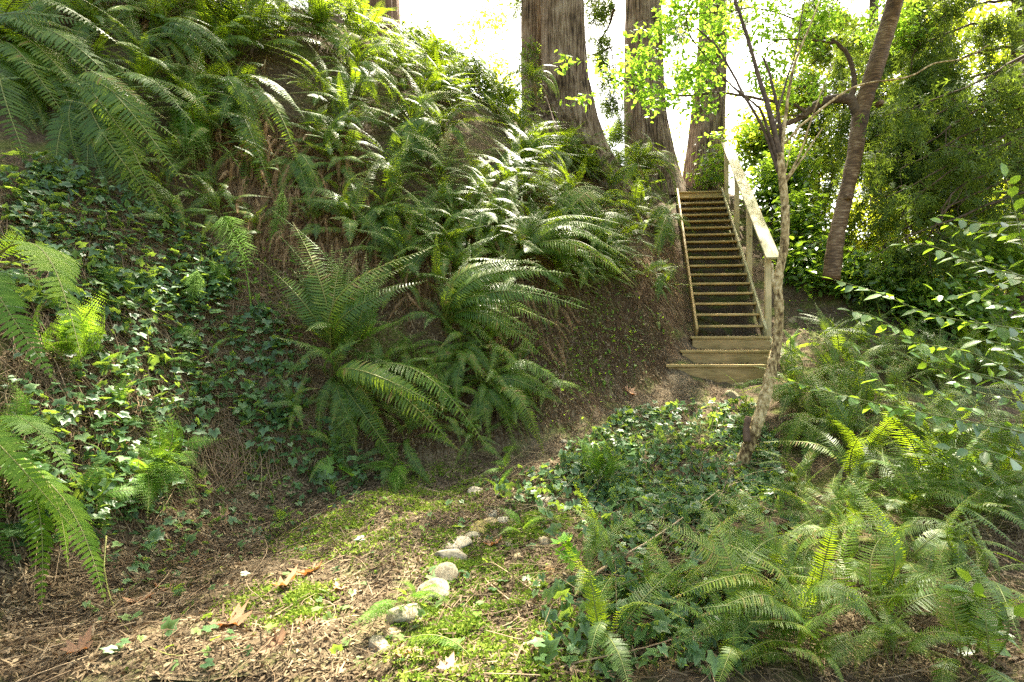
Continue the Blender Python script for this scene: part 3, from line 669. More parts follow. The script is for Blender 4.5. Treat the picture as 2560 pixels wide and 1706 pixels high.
HER = [
 (SW, 0, 165, "big sword fern at the top left edge, its long pale fronds sweeping right and down", [(292, 118), (330, 258), (205, 352), (155, 352), (100, 330), (270, 60), (215, 295), (60, 420)], 4, .9),
 (SW, 232, 262, "sword fern with a row of long dark fronds hanging straight down over the ivy slope", [(310, 372), (335, 500), (428, 562), (262, 480), (210, 482), (476, 318), (362, 325), (468, 470), (395, 520), (150, 460), (300, 430)], 2, .8),
 (SW, 400, 130, "sword fern with silvery arching fronds high on the left bank, above a brown gap", [(545, 82), (590, 152), (575, 120), (272, 82), (330, 205), (462, 175), (405, 20), (520, 195), (480, 60)], 6, .9),
 (SW, 250, 20, "dense leafy sword fern cut by the top edge, left of the brown root gap", [(120, 40), (330, -10), (60, -20), (210, 110), (380, 40)], 10, 1.0),
 (SW, 90, 60, "shaded sword fern in the top left corner of the bank", [(0, 20), (200, 40), (20, 110), (170, 120)], 9, .9),
 (SW, 560, 255, "sword fern with small bluish fronds drooping over a brown mat of dead fronds", [(690, 330), (640, 345), (592, 285), (500, 200), (770, 305), (705, 520), (740, 415)], 8, .7),
 (SW, 790, 90, "tall bright sword fern whose upright fronds stand against the dark trunk", [(705, 20), (760, -70), (822, -40), (905, 5), (962, -10), (885, 145), (642, 60), (868, 92), (790, -60), (728, -30), (880, 60)], 7, 1.0),
 (SW, 640, 60, "sword fern half hidden at the top edge, left of the tall bright one", [(560, 0), (700, 30), (620, -50), (540, 60), (680, 110)], 9, .9),
 (SW, 890, 205, "sword fern with one long silver frond arching left above the hollow", [(748, 212), (1012, 240), (1076, 142), (960, 280), (820, 150), (905, 100), (970, 190), (850, 320)], 8, .8),
 (SW, 1105, 345, "large sword fern in the middle of the bank with glinting fronds fanning up and left", [(948, 372), (925, 452), (1062, 212), (1110, 238), (1212, 338), (962, 470), (1242, 252), (1012, 455), (1000, 300), (930, 330), (1150, 270), (1180, 420)], 6, .9),
 (SW, 1325, 215, "backlit yellow-green sword fern leaning against the double trunk", [(1396, 232), (1402, 252), (1332, 150), (1275, 195), (1200, 135), (1390, 200), (1240, 250), (1350, 165)], 8, .7),
 (SW, 1180, 200, "fern cluster on the skyline just right of the dark ivy mound", [(1110, 150), (1190, 120), (1240, 160), (1110, 210), (1260, 230)], 9, .7),
 (SW, 1300, 425, "sword fern whose yellow-tipped fronds reach right towards the flared cedar base", [(1462, 355), (1452, 312), (1482, 395), (1370, 302), (1250, 300), (1205, 432), (1465, 335), (1180, 340), (1420, 440), (1330, 330)], 7, .9),
 (SW, 1590, 420, "bushy bright fern right beside the stair top, in front of the middle trunk", [(1545, 350), (1620, 330), (1702, 440), (1560, 468), (1722, 470), (1650, 372), (1505, 412), (1560, 390), (1690, 530), (1610, 350), (1740, 440)], 10, .75),
 (SW, 1480, 545, "sword fern with pale flat fronds pointing right, left of the upper stairs", [(1622, 522), (1562, 480), (1440, 540), (1628, 562), (1380, 560), (1332, 622), (1600, 500), (1390, 500), (1520, 600)], 6, .8),
 (SW, 1660, 560, "sword fern hanging over the upper left stringer of the stairs", [(1730, 560), (1745, 590), (1690, 640), (1600, 570), (1640, 650), (1620, 520)], 7, .6),
 (SW, 1650, 690, "small sword fern growing out of the bare bank beside the lower stairs", [(1700, 660), (1590, 690), (1640, 760), (1690, 720)], 4, .4),
 (SW, 845, 900, "tall fern left of centre with upright white-glinting fronds", [(682, 520), (912, 590), (868, 612), (740, 560), (1090, 620), (640, 640), (960, 740), (1068, 700), (905, 860), (830, 600), (1030, 655), (790, 640)], 5, .9),
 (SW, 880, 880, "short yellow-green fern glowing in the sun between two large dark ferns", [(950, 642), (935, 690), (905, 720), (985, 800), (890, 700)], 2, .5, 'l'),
 (SW, 1115, 825, "dense dark fern at the centre of the photo with many fronds arching right", [(1252, 674), (1462, 780), (1392, 676), (1398, 760), (1386, 814), (1375, 905), (1250, 652), (1172, 606), (1264, 632), (1340, 640), (1180, 660), (1310, 720), (1080, 650), (1440, 690)], 6, .8),
 (SW, 1150, 900, "fern hanging just below the dense central one, fronds straight down", [(1090, 992), (1045, 982), (1130, 1030), (1322, 1000), (1215, 950), (1000, 900), (960, 960)], 4, .6),
 (SW, 1210, 985, "fern at the edge of the path with dark fronds spread over the dirt", [(1367, 1046), (1360, 1136), (1286, 1142), (1444, 1004), (1230, 1120), (1180, 1090), (1330, 1090)], 4, .6),
 (SW, 1300, 660, "sword fern on the right shoulder of the bank with thin drooping fronds", [(1510, 650), (1590, 656), (1558, 560), (1472, 690), (1595, 715), (1450, 550), (1520, 700), (1400, 560), (1590, 600)], 7, .9),
 (SW, 1170, 560, "sword fern with curled brown fiddleheads above the central fern", [(1110, 480), (1240, 520), (1080, 600), (1120, 640), (1300, 560), (1190, 470), (1040, 560)], 8, .8),
 (SW, 960, 560, "sword fern hanging beside the brown mat of dead fronds", [(900, 500), (930, 650), (980, 680), (870, 600), (1010, 640), (1060, 600), (1080, 530)], 6, .8),
 (SW, 745, 420, "small bluish fern with curled fronds on the brown dead mat", [(700, 490), (690, 520), (790, 545), (830, 520), (760, 390)], 2, .4),
 (SW, 840, 960, "fern under the tall one with a single sunlit frond bent to the right", [(956, 1046), (862, 1192), (1152, 1140), (1222, 1112), (800, 1100), (900, 1150), (1010, 1190)], 4, .7),
 (LF, 1000, 1195, "little lacy fern with white-lit fronds at the left edge of the path", [(1042, 1168), (985, 1242), (930, 1180), (875, 1170), (1020, 1210)], 3, .3, 'y'),
 (LF, 1510, 1235, "upright pale green lacy fern beside the path, taller than the ivy", [(1490, 1008), (1402, 1082), (1560, 1080), (1440, 1040), (1580, 1130)], 3, .5, 'y'),
 (LF, 1015, 1565, "small pale fern leaning over the row of stones in the foreground", [(1122, 1508), (1118, 1532), (862, 1572), (985, 1452), (1050, 1500), (960, 1480)], 0, .3, 'y'),
 (SW, 1210, 1712, "blue-green fern frond tip at the bottom edge, left of centre", [(862, 1672, -.1), (900, 1700, -.1)], 0, .4),
 (LF, 370, 1200, "yellow-stemmed lacy fern with thin upright stalks on the lower left bank", [(410, 985), (440, 1130), (480, 1200), (500, 1290), (300, 1180), (390, 1290), (330, 1090)], 0, .5, 'y'),
 (LF, 120, 930, "small bright lacy fern on the left ivy slope", [(175, 690), (230, 770), (60, 860), (200, 860), (260, 720)], 0, .5, 'y'),
 (LF, 470, 300, "pale lacy fern growing between the sword ferns of the upper left", [(470, 180), (560, 230), (500, 220), (440, 330), (590, 300), (540, 400), (480, 420), (610, 250)], 2, .5, 'y'),
 (SW, -50, 700, "bright yellow-green frond poking in from the left edge at mid height", [(212, 902, -.5), (120, 760, -.5), (40, 560, -.3), (160, 960, -.4)], 0, .6, 'l', 0),
 (SW, -60, 1130, "bright light green fern at the lower left edge with broad leaflets", [(225, 1210, -.35), (232, 1482, -.3), (102, 1530, -.3), (60, 1250, -.3), (200, 1330, -.3), (150, 1420, -.35), (30, 1440, -.2)], 0, .6, 'l', 0),
 (SW, 210, 1180, "single bright frond hanging like a feather above the lower left ground", [(250, 1345, -.1), (190, 1100, -.1)], 0, .3, 'l', 0),
 (SW, 1966, 1640, "dark green fern in the lower right with two tall upright fronds", [(1816, 1372, -.05), (2024, 1392, -.05), (1730, 1500, -.2), (1670, 1486, -.2), (2100, 1480, -.1)], 3, .5),
 (SW, 2030, 1730, "large fern at the bottom edge right of centre, its front frond whitened by sun", [(2256, 1460, -.05), (1860, 1560, -.15), (2150, 1500, -.1), (1780, 1660, -.1)], 2, .4),
 (SW, 2235, 1690, "fern low in the right corner with fronds fanning to the right", [(2472, 1606, -.1), (2500, 1682, -.1), (2300, 1545, -.1), (2130, 1600, -.1), (2420, 1570, -.1)], 3, .4),
 (SW, 2262, 1560, "mid-sized fern with one straight upright frond in the lower right", [(2304, 1410, -.05), (2420, 1530, -.1), (2380, 1440, -.1), (2180, 1450, -.1)], 3, .4),
 (SW, 2120, 1350, "fern with a wide sunlit frond arching right across the dark slope", [(2352, 1360), (2160, 1130), (2396, 1196), (2310, 1310), (2040, 1230), (2000, 1330), (2330, 1290)], 4, .6),
 (SW, 2390, 1420, "fern in front of the glossy laurel sprig near the right edge", [(2500, 1370), (2300, 1340), (2470, 1310), (2420, 1500), (2330, 1470)], 3, .5),
 (SW, 1975, 905, "narrow yellow-green fern just right of the leaning pale trunk", [(1948, 800), (1990, 910), (1960, 860), (2010, 830), (2030, 900)], 2, .4, 'l'),
 (SW, 2080, 870, "fern thicket plant with tall upright fronds behind the pale trunk", [(2010, 790), (2080, 790), (2120, 800), (2150, 860), (2040, 760)], 8, .6),
 (SW, 2030, 1090, "dark shaded fern right of the base of the pale trunk", [(1950, 1050), (1960, 1150), (2000, 1190), (2080, 1010), (1930, 1100), (1940, 1080)], 7, .7),
 (SW, 1850, 1060, "single grey frond curving left in front of the lowest step", [(1795, 925, -.1), (1860, 1010, -.1), (1900, 1100, -.1)], 0, .3),
 (SW, 1990, 1250, "fern between the pale trunk base and the ivy, with yellowish fronds", [(1900, 1130), (1950, 1180), (2040, 1150), (2060, 1240), (1920, 1260)], 4, .5),
]
for h in HER:
    nm, u, v, lab, tips, n, L = h[:7]; key = h[7] if len(h) > 7 else 'g'
    hero(nm, u, v, lab, tips, n, L, key, dup=h[8] if len(h) > 8 else None, ws=1.45 if u > 1700 else .95 if key == 'l' else 1.15, dead=(0 if n == 0 else 6 if v < 700 and u < 1400 else 3), group=GB if u < 1720 and v < 1150 else GR if u > 1700 else 'ferns in the foreground', Y=(3.1 if u < 0 and 600 < v else 2.35 if v > 1706 else None))
def region(poly, n, lab, grp, L, key='g', nf=(9, 14), dead=4, name=SW, mind=.42, ws=1.2):
    P = scatter_px(poly, n * 25); keep = []
    for p in P:
        if all(np.linalg.norm(p - q) > mind for q in keep): keep.append(p)
        if len(keep) >= n: break
    for p in keep:
        nrm = Nrm(p[0], p[1]); b_ = p + nrm * .03 + np.array([0, 0, .03]); e = empty(name, b_); tag(e, lab, 'fern', grp)
        fern_tips(e, b_, nrm, random.randint(*nf), L * random.uniform(.8, 1.15), key, dead, ws=ws)
region([(1180, 240), (1330, 260), (1560, 400), (1640, 440), (1560, 500), (1350, 400)], 13, "fern on the crest line that hides the foot of the double cedar", GB, .95, nf=(13, 17), mind=.3)
region([(900, 860), (1250, 860), (1380, 960), (1300, 1060), (950, 1000)], 9, "shaded sword fern low on the bank below the two large central ferns", GB, .6, nf=(9, 13), dead=5, mind=.25)
region([(320, 380), (560, 420), (600, 620), (440, 580)], 7, "sword fern with brown skirt between the ivy slope and the dead-frond mat", GB, .6, nf=(7, 11), dead=9, mind=.25)
region([(920, 80), (1150, 170), (1150, 300), (930, 240)], 10, "sunlit sword fern just below the dark ivy mound", GB, .75, nf=(11, 15), dead=4, mind=.25)
region([(1380, 640), (1540, 620), (1600, 700), (1480, 780), (1360, 760)], 8, "drooping sword fern above the bare crumbling bank", GB, .6, nf=(8, 12), dead=7, mind=.25)
region([(1420, 560), (1620, 560), (1680, 640), (1660, 760), (1540, 720)], 7, "sword fern spilling down beside the left stringer of the stairs", GB, .6, nf=(8, 12), dead=6, mind=.25)
region([(1400, 1330), (1850, 1300), (1850, 1690), (1500, 1706)], 6, "blue-green sword fern standing in the ivy at the bottom right of centre", GR, .5, nf=(5, 8), dead=1, mind=.3, ws=1.5)
region([(840, 560), (1300, 560), (1560, 620), (1440, 720), (1100, 760), (900, 760)], 16, "half-size sword fern with brown skirts on the lower middle of the bank", GB, .78, nf=(12, 16), dead=7, mind=.3, ws=1.3)
region([(560, 300), (900, 330), (900, 560), (640, 600)], 8, "sword fern scattered on the brown dead-frond mat", GB, .55, nf=(7, 11), dead=10, mind=.35)
region([(700, 1000), (1180, 960), (1200, 1120), (800, 1160)], 7, "low sword fern at the foot of the bank along the path", GB, .5, nf=(8, 12), dead=5, mind=.3)
region([(0, 600), (560, 700), (700, 1000), (300, 1280), (0, 1300)], 15, "small lacy fern poking out of the left ivy slope", GB, .38, key='y', nf=(2, 4), dead=0, name='lacy_fern', mind=.35)
region([(250, 1280), (700, 1180), (900, 1260), (500, 1450)], 6, "tiny lacy fern sprig in the litter below the left bank", 'ferns in the foreground', .2, key='y', nf=(2, 3), dead=0, name='lacy_fern', mind=.25)
region([(1180, 1150), (1900, 1050), (1800, 1400), (1300, 1420)], 7, "small lacy fern in the ivy right of the path", GR, .3, key='y', nf=(2, 4), dead=0, name='lacy_fern', mind=.35)
region([(0, -120), (1000, -120), (960, 120), (700, 200), (0, 120)], 22, "sword fern in the dense row along the top edge of the bank", GB, 1.0, nf=(14, 19), mind=.36)
region([(700, 200), (1250, 160), (1500, 430), (1650, 470), (1600, 560), (1300, 420), (900, 330)], 26, "sword fern among the many just below the hilltop", GB, .9, nf=(13, 18), mind=.33)
region([(820, 330), (1300, 430), (1560, 560), (1500, 650), (1100, 620), (850, 640)], 24, "dark sword fern filling the middle of the bank between the larger ones", GB, .85, nf=(13, 18), mind=.3)
region([(0, 150), (600, 150), (620, 330), (430, 400), (0, 330)], 12, "shaded sword fern packed behind the hanging fronds of the upper left", GB, .9, nf=(12, 16), mind=.3)
region([(1960, 880), (2560, 900), (2560, 1300), (2250, 1330), (2000, 1180)], 36, "sword fern in the shaded thicket on the right-hand slope", GR, .85, nf=(11, 15), dead=3, mind=.28, ws=1.4)
region([(1980, 1300), (2560, 1300), (2560, 1706), (1850, 1706), (1760, 1560)], 17, "low sword fern filling the bottom right ground", GR, .6, nf=(7, 10), dead=2, mind=.25, ws=1.6)
region([(1350, 800), (1560, 700), (1640, 820), (1480, 960)], 5, "small sparse fern rooted in the bare crumbling bank", GB, .3, nf=(3, 6), dead=3)

# ------------------------------------------------------------------ ground cover
def rand_dirs(n, flat=.35): return unit(rng.normal(size=(n, 3)) * [1, 1, flat])
def on_ground(P, lift): return P + Nrm(P[:, 0], P[:, 1]) * np.asarray(lift).reshape(-1, 1)
def leaf_cover(name, polys, tmpl, size, lift, m, label=None, kind='stuff', up=.6, jit=.45, stems=0, smooth=False):
    mb = MB()
    for poly, n in polys:
        P = scatter_px(poly, n); k = len(P)
        nr = Nrm(P[:, 0], P[:, 1]); lf = rng.uniform(*lift, k)
        clump = _vn(P[:, 0], P[:, 1], 2.3, 31) + .5 * _vn(P[:, 0], P[:, 1], 6, 32)
        keep = clump > rng.uniform(-.75, .25, k); P, nr, lf = P[keep], nr[keep], lf[keep]; k = len(P)
        Q = P + nr * lf[:, None]
        Zd = unit(nr * (1 - up) + np.array([0, 0, up]) + rng.normal(size=(k, 3)) * jit * .6)
        down = np.stack([nr[:, 0], nr[:, 1], -.3 * np.ones(k)], -1)
        scatter(mb, tmpl, Q, frames(unit(down) * .7 + rng.normal(size=(k, 3)) * .8, Zd), rng.uniform(*size, k) * (.75 + .5 * rng.random(k)), 0)
        for i in range(0, k, 3):
            if stems: mb.tube(np.array([P[i], Q[i]]), .0016, 3, 1, False)
    o = mb.obj(name, [M[m], M['stem']], smooth=smooth); tag(o, label, name.replace('_', ' ') if label else None, kind=kind); return o
IL = [([(0, 400), (200, 430), (330, 500), (450, 560), (600, 680), (560, 800), (300, 780), (0, 800)], 2500),
      ([(0, 700), (560, 700), (720, 820), (780, 940), (760, 1080), (500, 1050), (200, 1060), (0, 1100)], 2300),
      ([(0, 1050), (560, 1050), (420, 1240), (260, 1330), (0, 1420)], 700),
      ([(560, 1000), (830, 1050), (980, 1200), (820, 1240), (600, 1120)], 420)]
leaf_cover('ivy_on_left_slope', IL, IVY, (.04, .10), (.01, .17), 'ivy', "dark ivy leaves spread over the left slope", stems=1)
IC = [([(1560, 1030), (1880, 1010), (1960, 1120), (1940, 1280), (1700, 1330), (1480, 1230), (1400, 1160)], 3400),
      ([(1180, 1215), (1460, 1150), (1560, 1280), (1380, 1330)], 480),
      ([(1500, 1230), (1960, 1200), (2050, 1420), (1900, 1560), (1600, 1500), (1440, 1370)], 1500),
      ([(1350, 1480), (1700, 1450), (1900, 1600), (1850, 1706), (1330, 1706)], 750)]
leaf_cover('ivy_beside_the_path', IC, IVY, (.04, .105), (.01, .13), 'ivy', "blue-green ivy carpet right of the path", stems=1)
leaf_cover('scattered_ivy', [([(200, 1300), (900, 1240), (1450, 1300), (1400, 1706), (200, 1706)], 260), ([(150, 1300), (620, 1180), (760, 1330), (300, 1500)], 260), ([(620, 1120), (1000, 1180), (900, 1300), (640, 1250)], 160)], IVY, (.045, .08), (.015, .06), 'ivy', "single ivy leaves scattered on the litter", stems=1)
leaf_cover('seedlings', [([(1250, 1020), (1640, 900), (1560, 1000), (1400, 1090)], 120), ([(1200, 850), (1600, 700), (1620, 900), (1400, 960)], 260), ([(600, 1150), (1100, 1180), (1300, 1400), (500, 1400)], 160), ([(1950, 760), (2250, 700), (2500, 860), (2000, 900)], 500)],
           LEAF, (.025, .06), (.01, .07), 'fern_light', "tiny pale green seedlings on the bare soil", stems=1)

# moss: thousands of tiny tufts
def moss(polys):
    mb = MB()
    for poly, n in polys:
        P = scatter_px(poly, n); P[:, :2] += rng.normal(size=(len(P), 2)) * .07; P[:, 2] = H(P[:, 0], P[:, 1]); cl = _vn(P[:, 0], P[:, 1], 4.5, 41) + .6 * _vn(P[:, 0], P[:, 1], 13, 42); P = P[cl > rng.uniform(-.55, .2, len(P))]; k = len(P)
        hgt = .025 * np.clip(_vn(P[:, 0], P[:, 1], 9, 43) + .5, 0, 1)
        P = P + np.array([0, 0, 1.]) * (hgt[:, None] + .008)
        for q in range(3):
            scatter(mb, DIAM, P + rng.normal(size=(k, 3)) * .004, frames(unit(rng.normal(size=(k, 3)) * [1, 1, .4] + [0, 0, .55]), rng.normal(size=(k, 3)) + [0, 0, .8]), rng.uniform(.012, .028, k))
    return mb
mb = moss([([(1090, 1350), (1230, 1330), (1330, 1450), (1330, 1560), (1150, 1640), (1010, 1600), (1080, 1500)], 11000), ([(1240, 1310), (1400, 1290), (1390, 1350), (1260, 1380)], 3500)])
tag(mb.obj('moss_beside_the_stones', [M['moss']]), "thick bright green moss cushion right of the stone row", 'moss', kind='stuff')
mb = moss([([(1060, 1170), (1200, 1180), (1190, 1290), (980, 1290), (860, 1330), (900, 1260)], 5500), ([(680, 1300), (1000, 1300), (1000, 1400), (700, 1400)], 2400), ([(600, 1480), (800, 1480), (800, 1560), (600, 1560)], 2200), ([(1050, 1580), (1500, 1560), (1500, 1706), (950, 1706)], 4500),
          ([(520, 1080), (700, 1060), (720, 1180), (560, 1180)], 2000), ([(1390, 860), (1500, 880), (1480, 980), (1410, 960)], 1200)])
tag(mb.obj('moss_on_the_path', [M['moss']]), "thin yellow-green moss on the path and bank foot", 'moss', kind='stuff')

# litter: needles, leaf scraps, twigs
def litter(name, polys, label):
    mb = MB()
    for poly, n in polys:
        P = scatter_px(poly, n); k = len(P); P = on_ground(P, rng.uniform(.004, .03, k)); nr = Nrm(P[:, 0], P[:, 1])
        h = k // 2
        L = rng.uniform(.02, .09, h); scatter(mb, STRIP, P[:h], frames(unit(rng.normal(size=(h, 3)) + nr[:h] * 0), nr[:h] * 2 + rng.normal(size=(h, 3)) * .4) if False else frames(np.cross(nr[:h], rng.normal(size=(h, 3))) + nr[:h] * rng.normal(size=(h, 1)) * .25, nr[:h] + rng.normal(size=(h, 3)) * .5),
                np.stack([L, rng.uniform(.0025, .008, h), L], -1))
        k2 = k - h; L = rng.uniform(.01, .042, k2)
        scatter(mb, DIAM, P[h:], frames(np.cross(nr[h:], rng.normal(size=(k2, 3))) + nr[h:] * rng.normal(size=(k2, 1)) * .3, nr[h:] + rng.normal(size=(k2, 3)) * .6), L)
    o = mb.obj(name, [M['litter']]); tag(o, label, 'litter', kind='stuff')
litter('leaf_litter', [([(0, 1400), (300, 1300), (900, 1180), (1350, 1120), (1600, 980), (1780, 950), (1830, 1010), (1560, 1080), (1300, 1280), (1500, 1706), (0, 1706)], 46000), ([(1200, 1250), (1600, 1250), (2000, 1400), (2560, 1300), (2560, 1706), (1200, 1706)], 14000)], "brown needles and leaf scraps covering path and ground")
litter('bank_litter', [([(0, 500), (600, 600), (1200, 850), (1650, 700), (1700, 930), (1400, 1060), (800, 1200), (0, 1480)], 22000), ([(1950, 700), (2560, 700), (2560, 1300), (1950, 1200)], 9000), ([(500, 100), (1550, 400), (1650, 560), (1500, 760), (1000, 760), (500, 560)], 14000)], "brown debris lodged on the steep banks")
def strands(name, polys, label, m, L=(.15, .45), r=(.0012, .0028), along=.8, lift=.05, segs=5, flatw=None):
    mb = MB()
    for poly, n in polys:
        P = scatter_px(poly, n); k = len(P); nr = Nrm(P[:, 0], P[:, 1]); dn = unit(np.stack([nr[:, 0], nr[:, 1], -np.hypot(nr[:, 0], nr[:, 1]) ** 2 / nr[:, 2]], -1))
        dirs = unit(dn * along + np.cross(nr, rng.normal(size=(k, 3))) * (1 - along) * 1.6); l = rng.uniform(*L, k)
        t = np.linspace(0, 1, segs); A = rng.normal(size=(k, 3)) * .12
        side = np.cross(nr, dirs)
        C = P[:, None] + dirs[:, None] * (t[None, :, None] * l[:, None, None]) + side[:, None] * (np.sin(t * 3 + .3)[None, :, None] * A[:, :1, None] * l[:, None, None])
        zz = H(C[..., 0], C[..., 1]); C[..., 2] = np.maximum(C[..., 2], zz) + (np.sin(t * np.pi)[None] * rng.uniform(0, lift, k)[:, None] + .008)
        ww = rng.uniform(*r, k)[:, None, None]
        off = (np.arange(k) * segs * 3)[:, None, None]
        s1 = side[:, None] * ww; n1 = nr[:, None] * ww
        V = np.stack([C - s1, C + s1, C + n1 * 1.6], 2).reshape(-1, 3)
        i = (np.arange(segs - 1) * 3)[:, None]
        q = np.concatenate([i + np.array([0, 1, 4, 3]), i + np.array([1, 2, 5, 4]), i + np.array([2, 0, 3, 5])])
        mb.add(V, [(q[None] + off).reshape(-1, 4)])
    o = mb.obj(name, [M[m]]); tag(o, label, 'dry stems', kind='stuff')
strands('dry_stems_on_left_slope', [([(0, 480), (250, 500), (560, 620), (780, 860), (780, 1100), (560, 1120), (300, 1200), (0, 1250)], 3400), ([(420, 560), (620, 640), (620, 800), (460, 700)], 500)], "thin dry stems lying down the ivy slope", 'twig', (.25, .9), (.0015, .0036), .68, .14)
leaf_cover('bank_seedlings', [([(1250, 760), (1600, 640), (1680, 860), (1480, 1000), (1280, 1000)], 420), ([(560, 560), (860, 700), (820, 900), (620, 860)], 240), ([(300, 380), (560, 430), (600, 640), (420, 600)], 160)], LEAF, (.03, .075), (.01, .09), 'fern_light', "small green plants rooted in the cut bank", stems=1)
strands('ivy_runners', [([(1560, 1030), (1880, 1010), (1960, 1280), (1700, 1560), (1400, 1600), (1400, 1160)], 230), ([(0, 450), (560, 620), (760, 1080), (0, 1300)], 300)], "long thin ivy runners over the leaves", 'runner', (.4, 1.1), (.0014, .0026), .4, .2)
strands('root_strands', [([(1180, 860), (1350, 700), (1620, 650), (1700, 800), (1660, 930), (1450, 1040), (1250, 1080)], 4500), ([(240, 1200), (560, 1180), (480, 1400), (300, 1440)], 160), ([(880, 930), (1200, 930), (1250, 1080), (950, 1120)], 1200)], "brown root and stem strands hanging down the cut bank", 'fern_dead', (.12, .4), (.0012, .003), .85, .04)
strands('fern_thatch', [([(500, 260), (900, 330), (960, 640), (850, 700), (600, 600), (520, 430)], 5200), ([(740, 620), (1500, 420), (1620, 560), (1400, 700), (1000, 760)], 3800), ([(330, 0), (560, 0), (560, 160), (420, 140)], 900), ([(1500, 640), (1690, 600), (1700, 780), (1600, 760)], 900)], "matted brown dead fern remains hanging on the upper bank", 'fern_dead', (.12, .45), (.002, .006), .85, .06)
strands('ground_twigs', [([(0, 1380), (900, 1180), (1500, 1050), (1700, 1300), (1900, 1706), (0, 1706)], 500), ([(1700, 1000), (2560, 1200), (2560, 1706), (1700, 1706)], 700)], "thin dry twigs lying on the ground", 'twig', (.1, .5), (.001, .0028), .15, .03)

# dead fronds matted on the upper bank: one mass
mb_ = MB(); fdm = FM['d']
P = np.concatenate([scatter_px([(520, 280), (880, 360), (960, 640), (860, 700), (620, 600)], 260), scatter_px([(330, 0), (580, 0), (560, 160), (420, 140)], 40), scatter_px([(1150, 700), (1420, 760), (1400, 900), (1180, 860)], 60), scatter_px([(1000, 640), (1250, 600), (1300, 700), (1000, 760)], 40)])
nr = Nrm(P[:, 0], P[:, 1]); 
for i in range(len(P)):
    me = random.choice(fdm)[1]; vv = np.empty(len(me.vertices) * 3, dtype=np.float32); me.vertices.foreach_get('co', vv); vv = vv.reshape(-1, 3)
    dn = unit(np.array([nr[i, 0], nr[i, 1], -1.1]) + rng.normal(size=3) * .25); L = random.uniform(.3, .6)
    Rm = frames(dn[None], (nr[i] + rng.normal(size=3) * .3)[None])[0]
    fc = np.array([list(p.vertices) + [-1] * (4 - len(p.vertices)) for p in me.polygons]) if i < 0 else None
    if not hasattr(me, '_x'): pass
    key_ = me.name
    if key_ not in TREES:
        q4 = np.array([list(p.vertices) for p in me.polygons if len(p.vertices) == 4]); q3 = np.array([list(p.vertices) for p in me.polygons if len(p.vertices) == 3]); TREES[key_] = (q4, q3)
    q4, q3 = TREES[key_]
    mb_.add(vv @ (Rm * L).T + P[i] + nr[i] * .07, [q4, q3])
tag(mb_.obj('dead_fern_mat', [M['fern_dead']]), "mat of brown dead fronds between the living ferns", 'dead ferns', kind='stuff')

# ------------------------------------------------------------------ stones
def stone(u, v, wpx, hpx, lab, tint=(1, 1, 1), seed=0, grp=None):
    p = hit1(u, v + hpx * .35); s = wpx / F * p[1]
    me = bpy.data.meshes.new('stone'); import bmesh
    bm = bmesh.new(); bmesh.ops.create_icosphere(bm, subdivisions=4, radius=.5)
    r = np.random.default_rng(seed + 100); dirs = unit(r.normal(size=(9, 3))); dist = r.uniform(.27, .46, 9)
    for vt in bm.verts:
        c = np.array(vt.co)
        for d_, q in zip(dirs, dist):
            e = c.dot(d_) - q
            if e > 0: c = c - d_ * e * .85
        nz = mnoise.noise(Vector(c * 5 + seed)) * .02 + mnoise.noise(Vector(c * 14 + seed)) * .008
        vt.co = Vector(c * (1 + nz * 2))
    for f in bm.faces: f.smooth = True
    bm.to_mesh(me); bm.free(); me.materials.append(M['stone'])
    o = put(bpy.data.objects.new('stone', me)); o.scale = (s * 1.35 * r.uniform(.9, 1.15), s * 1.1, s * 1.3 * max(.6, hpx / wpx)); o.location = p + np.array([0, s * .2, s * .05]); o.rotation_euler = (r.uniform(-.3, .3), r.uniform(-.3, .3), r.uniform(0, 6))
    o.color = (tint[0] * .85, tint[1] * .82, tint[2] * .74, 1); tag(o, lab, 'stone', grp)
ROW, PEB = 'stones in a row along the path', 'loose stones on the ground'
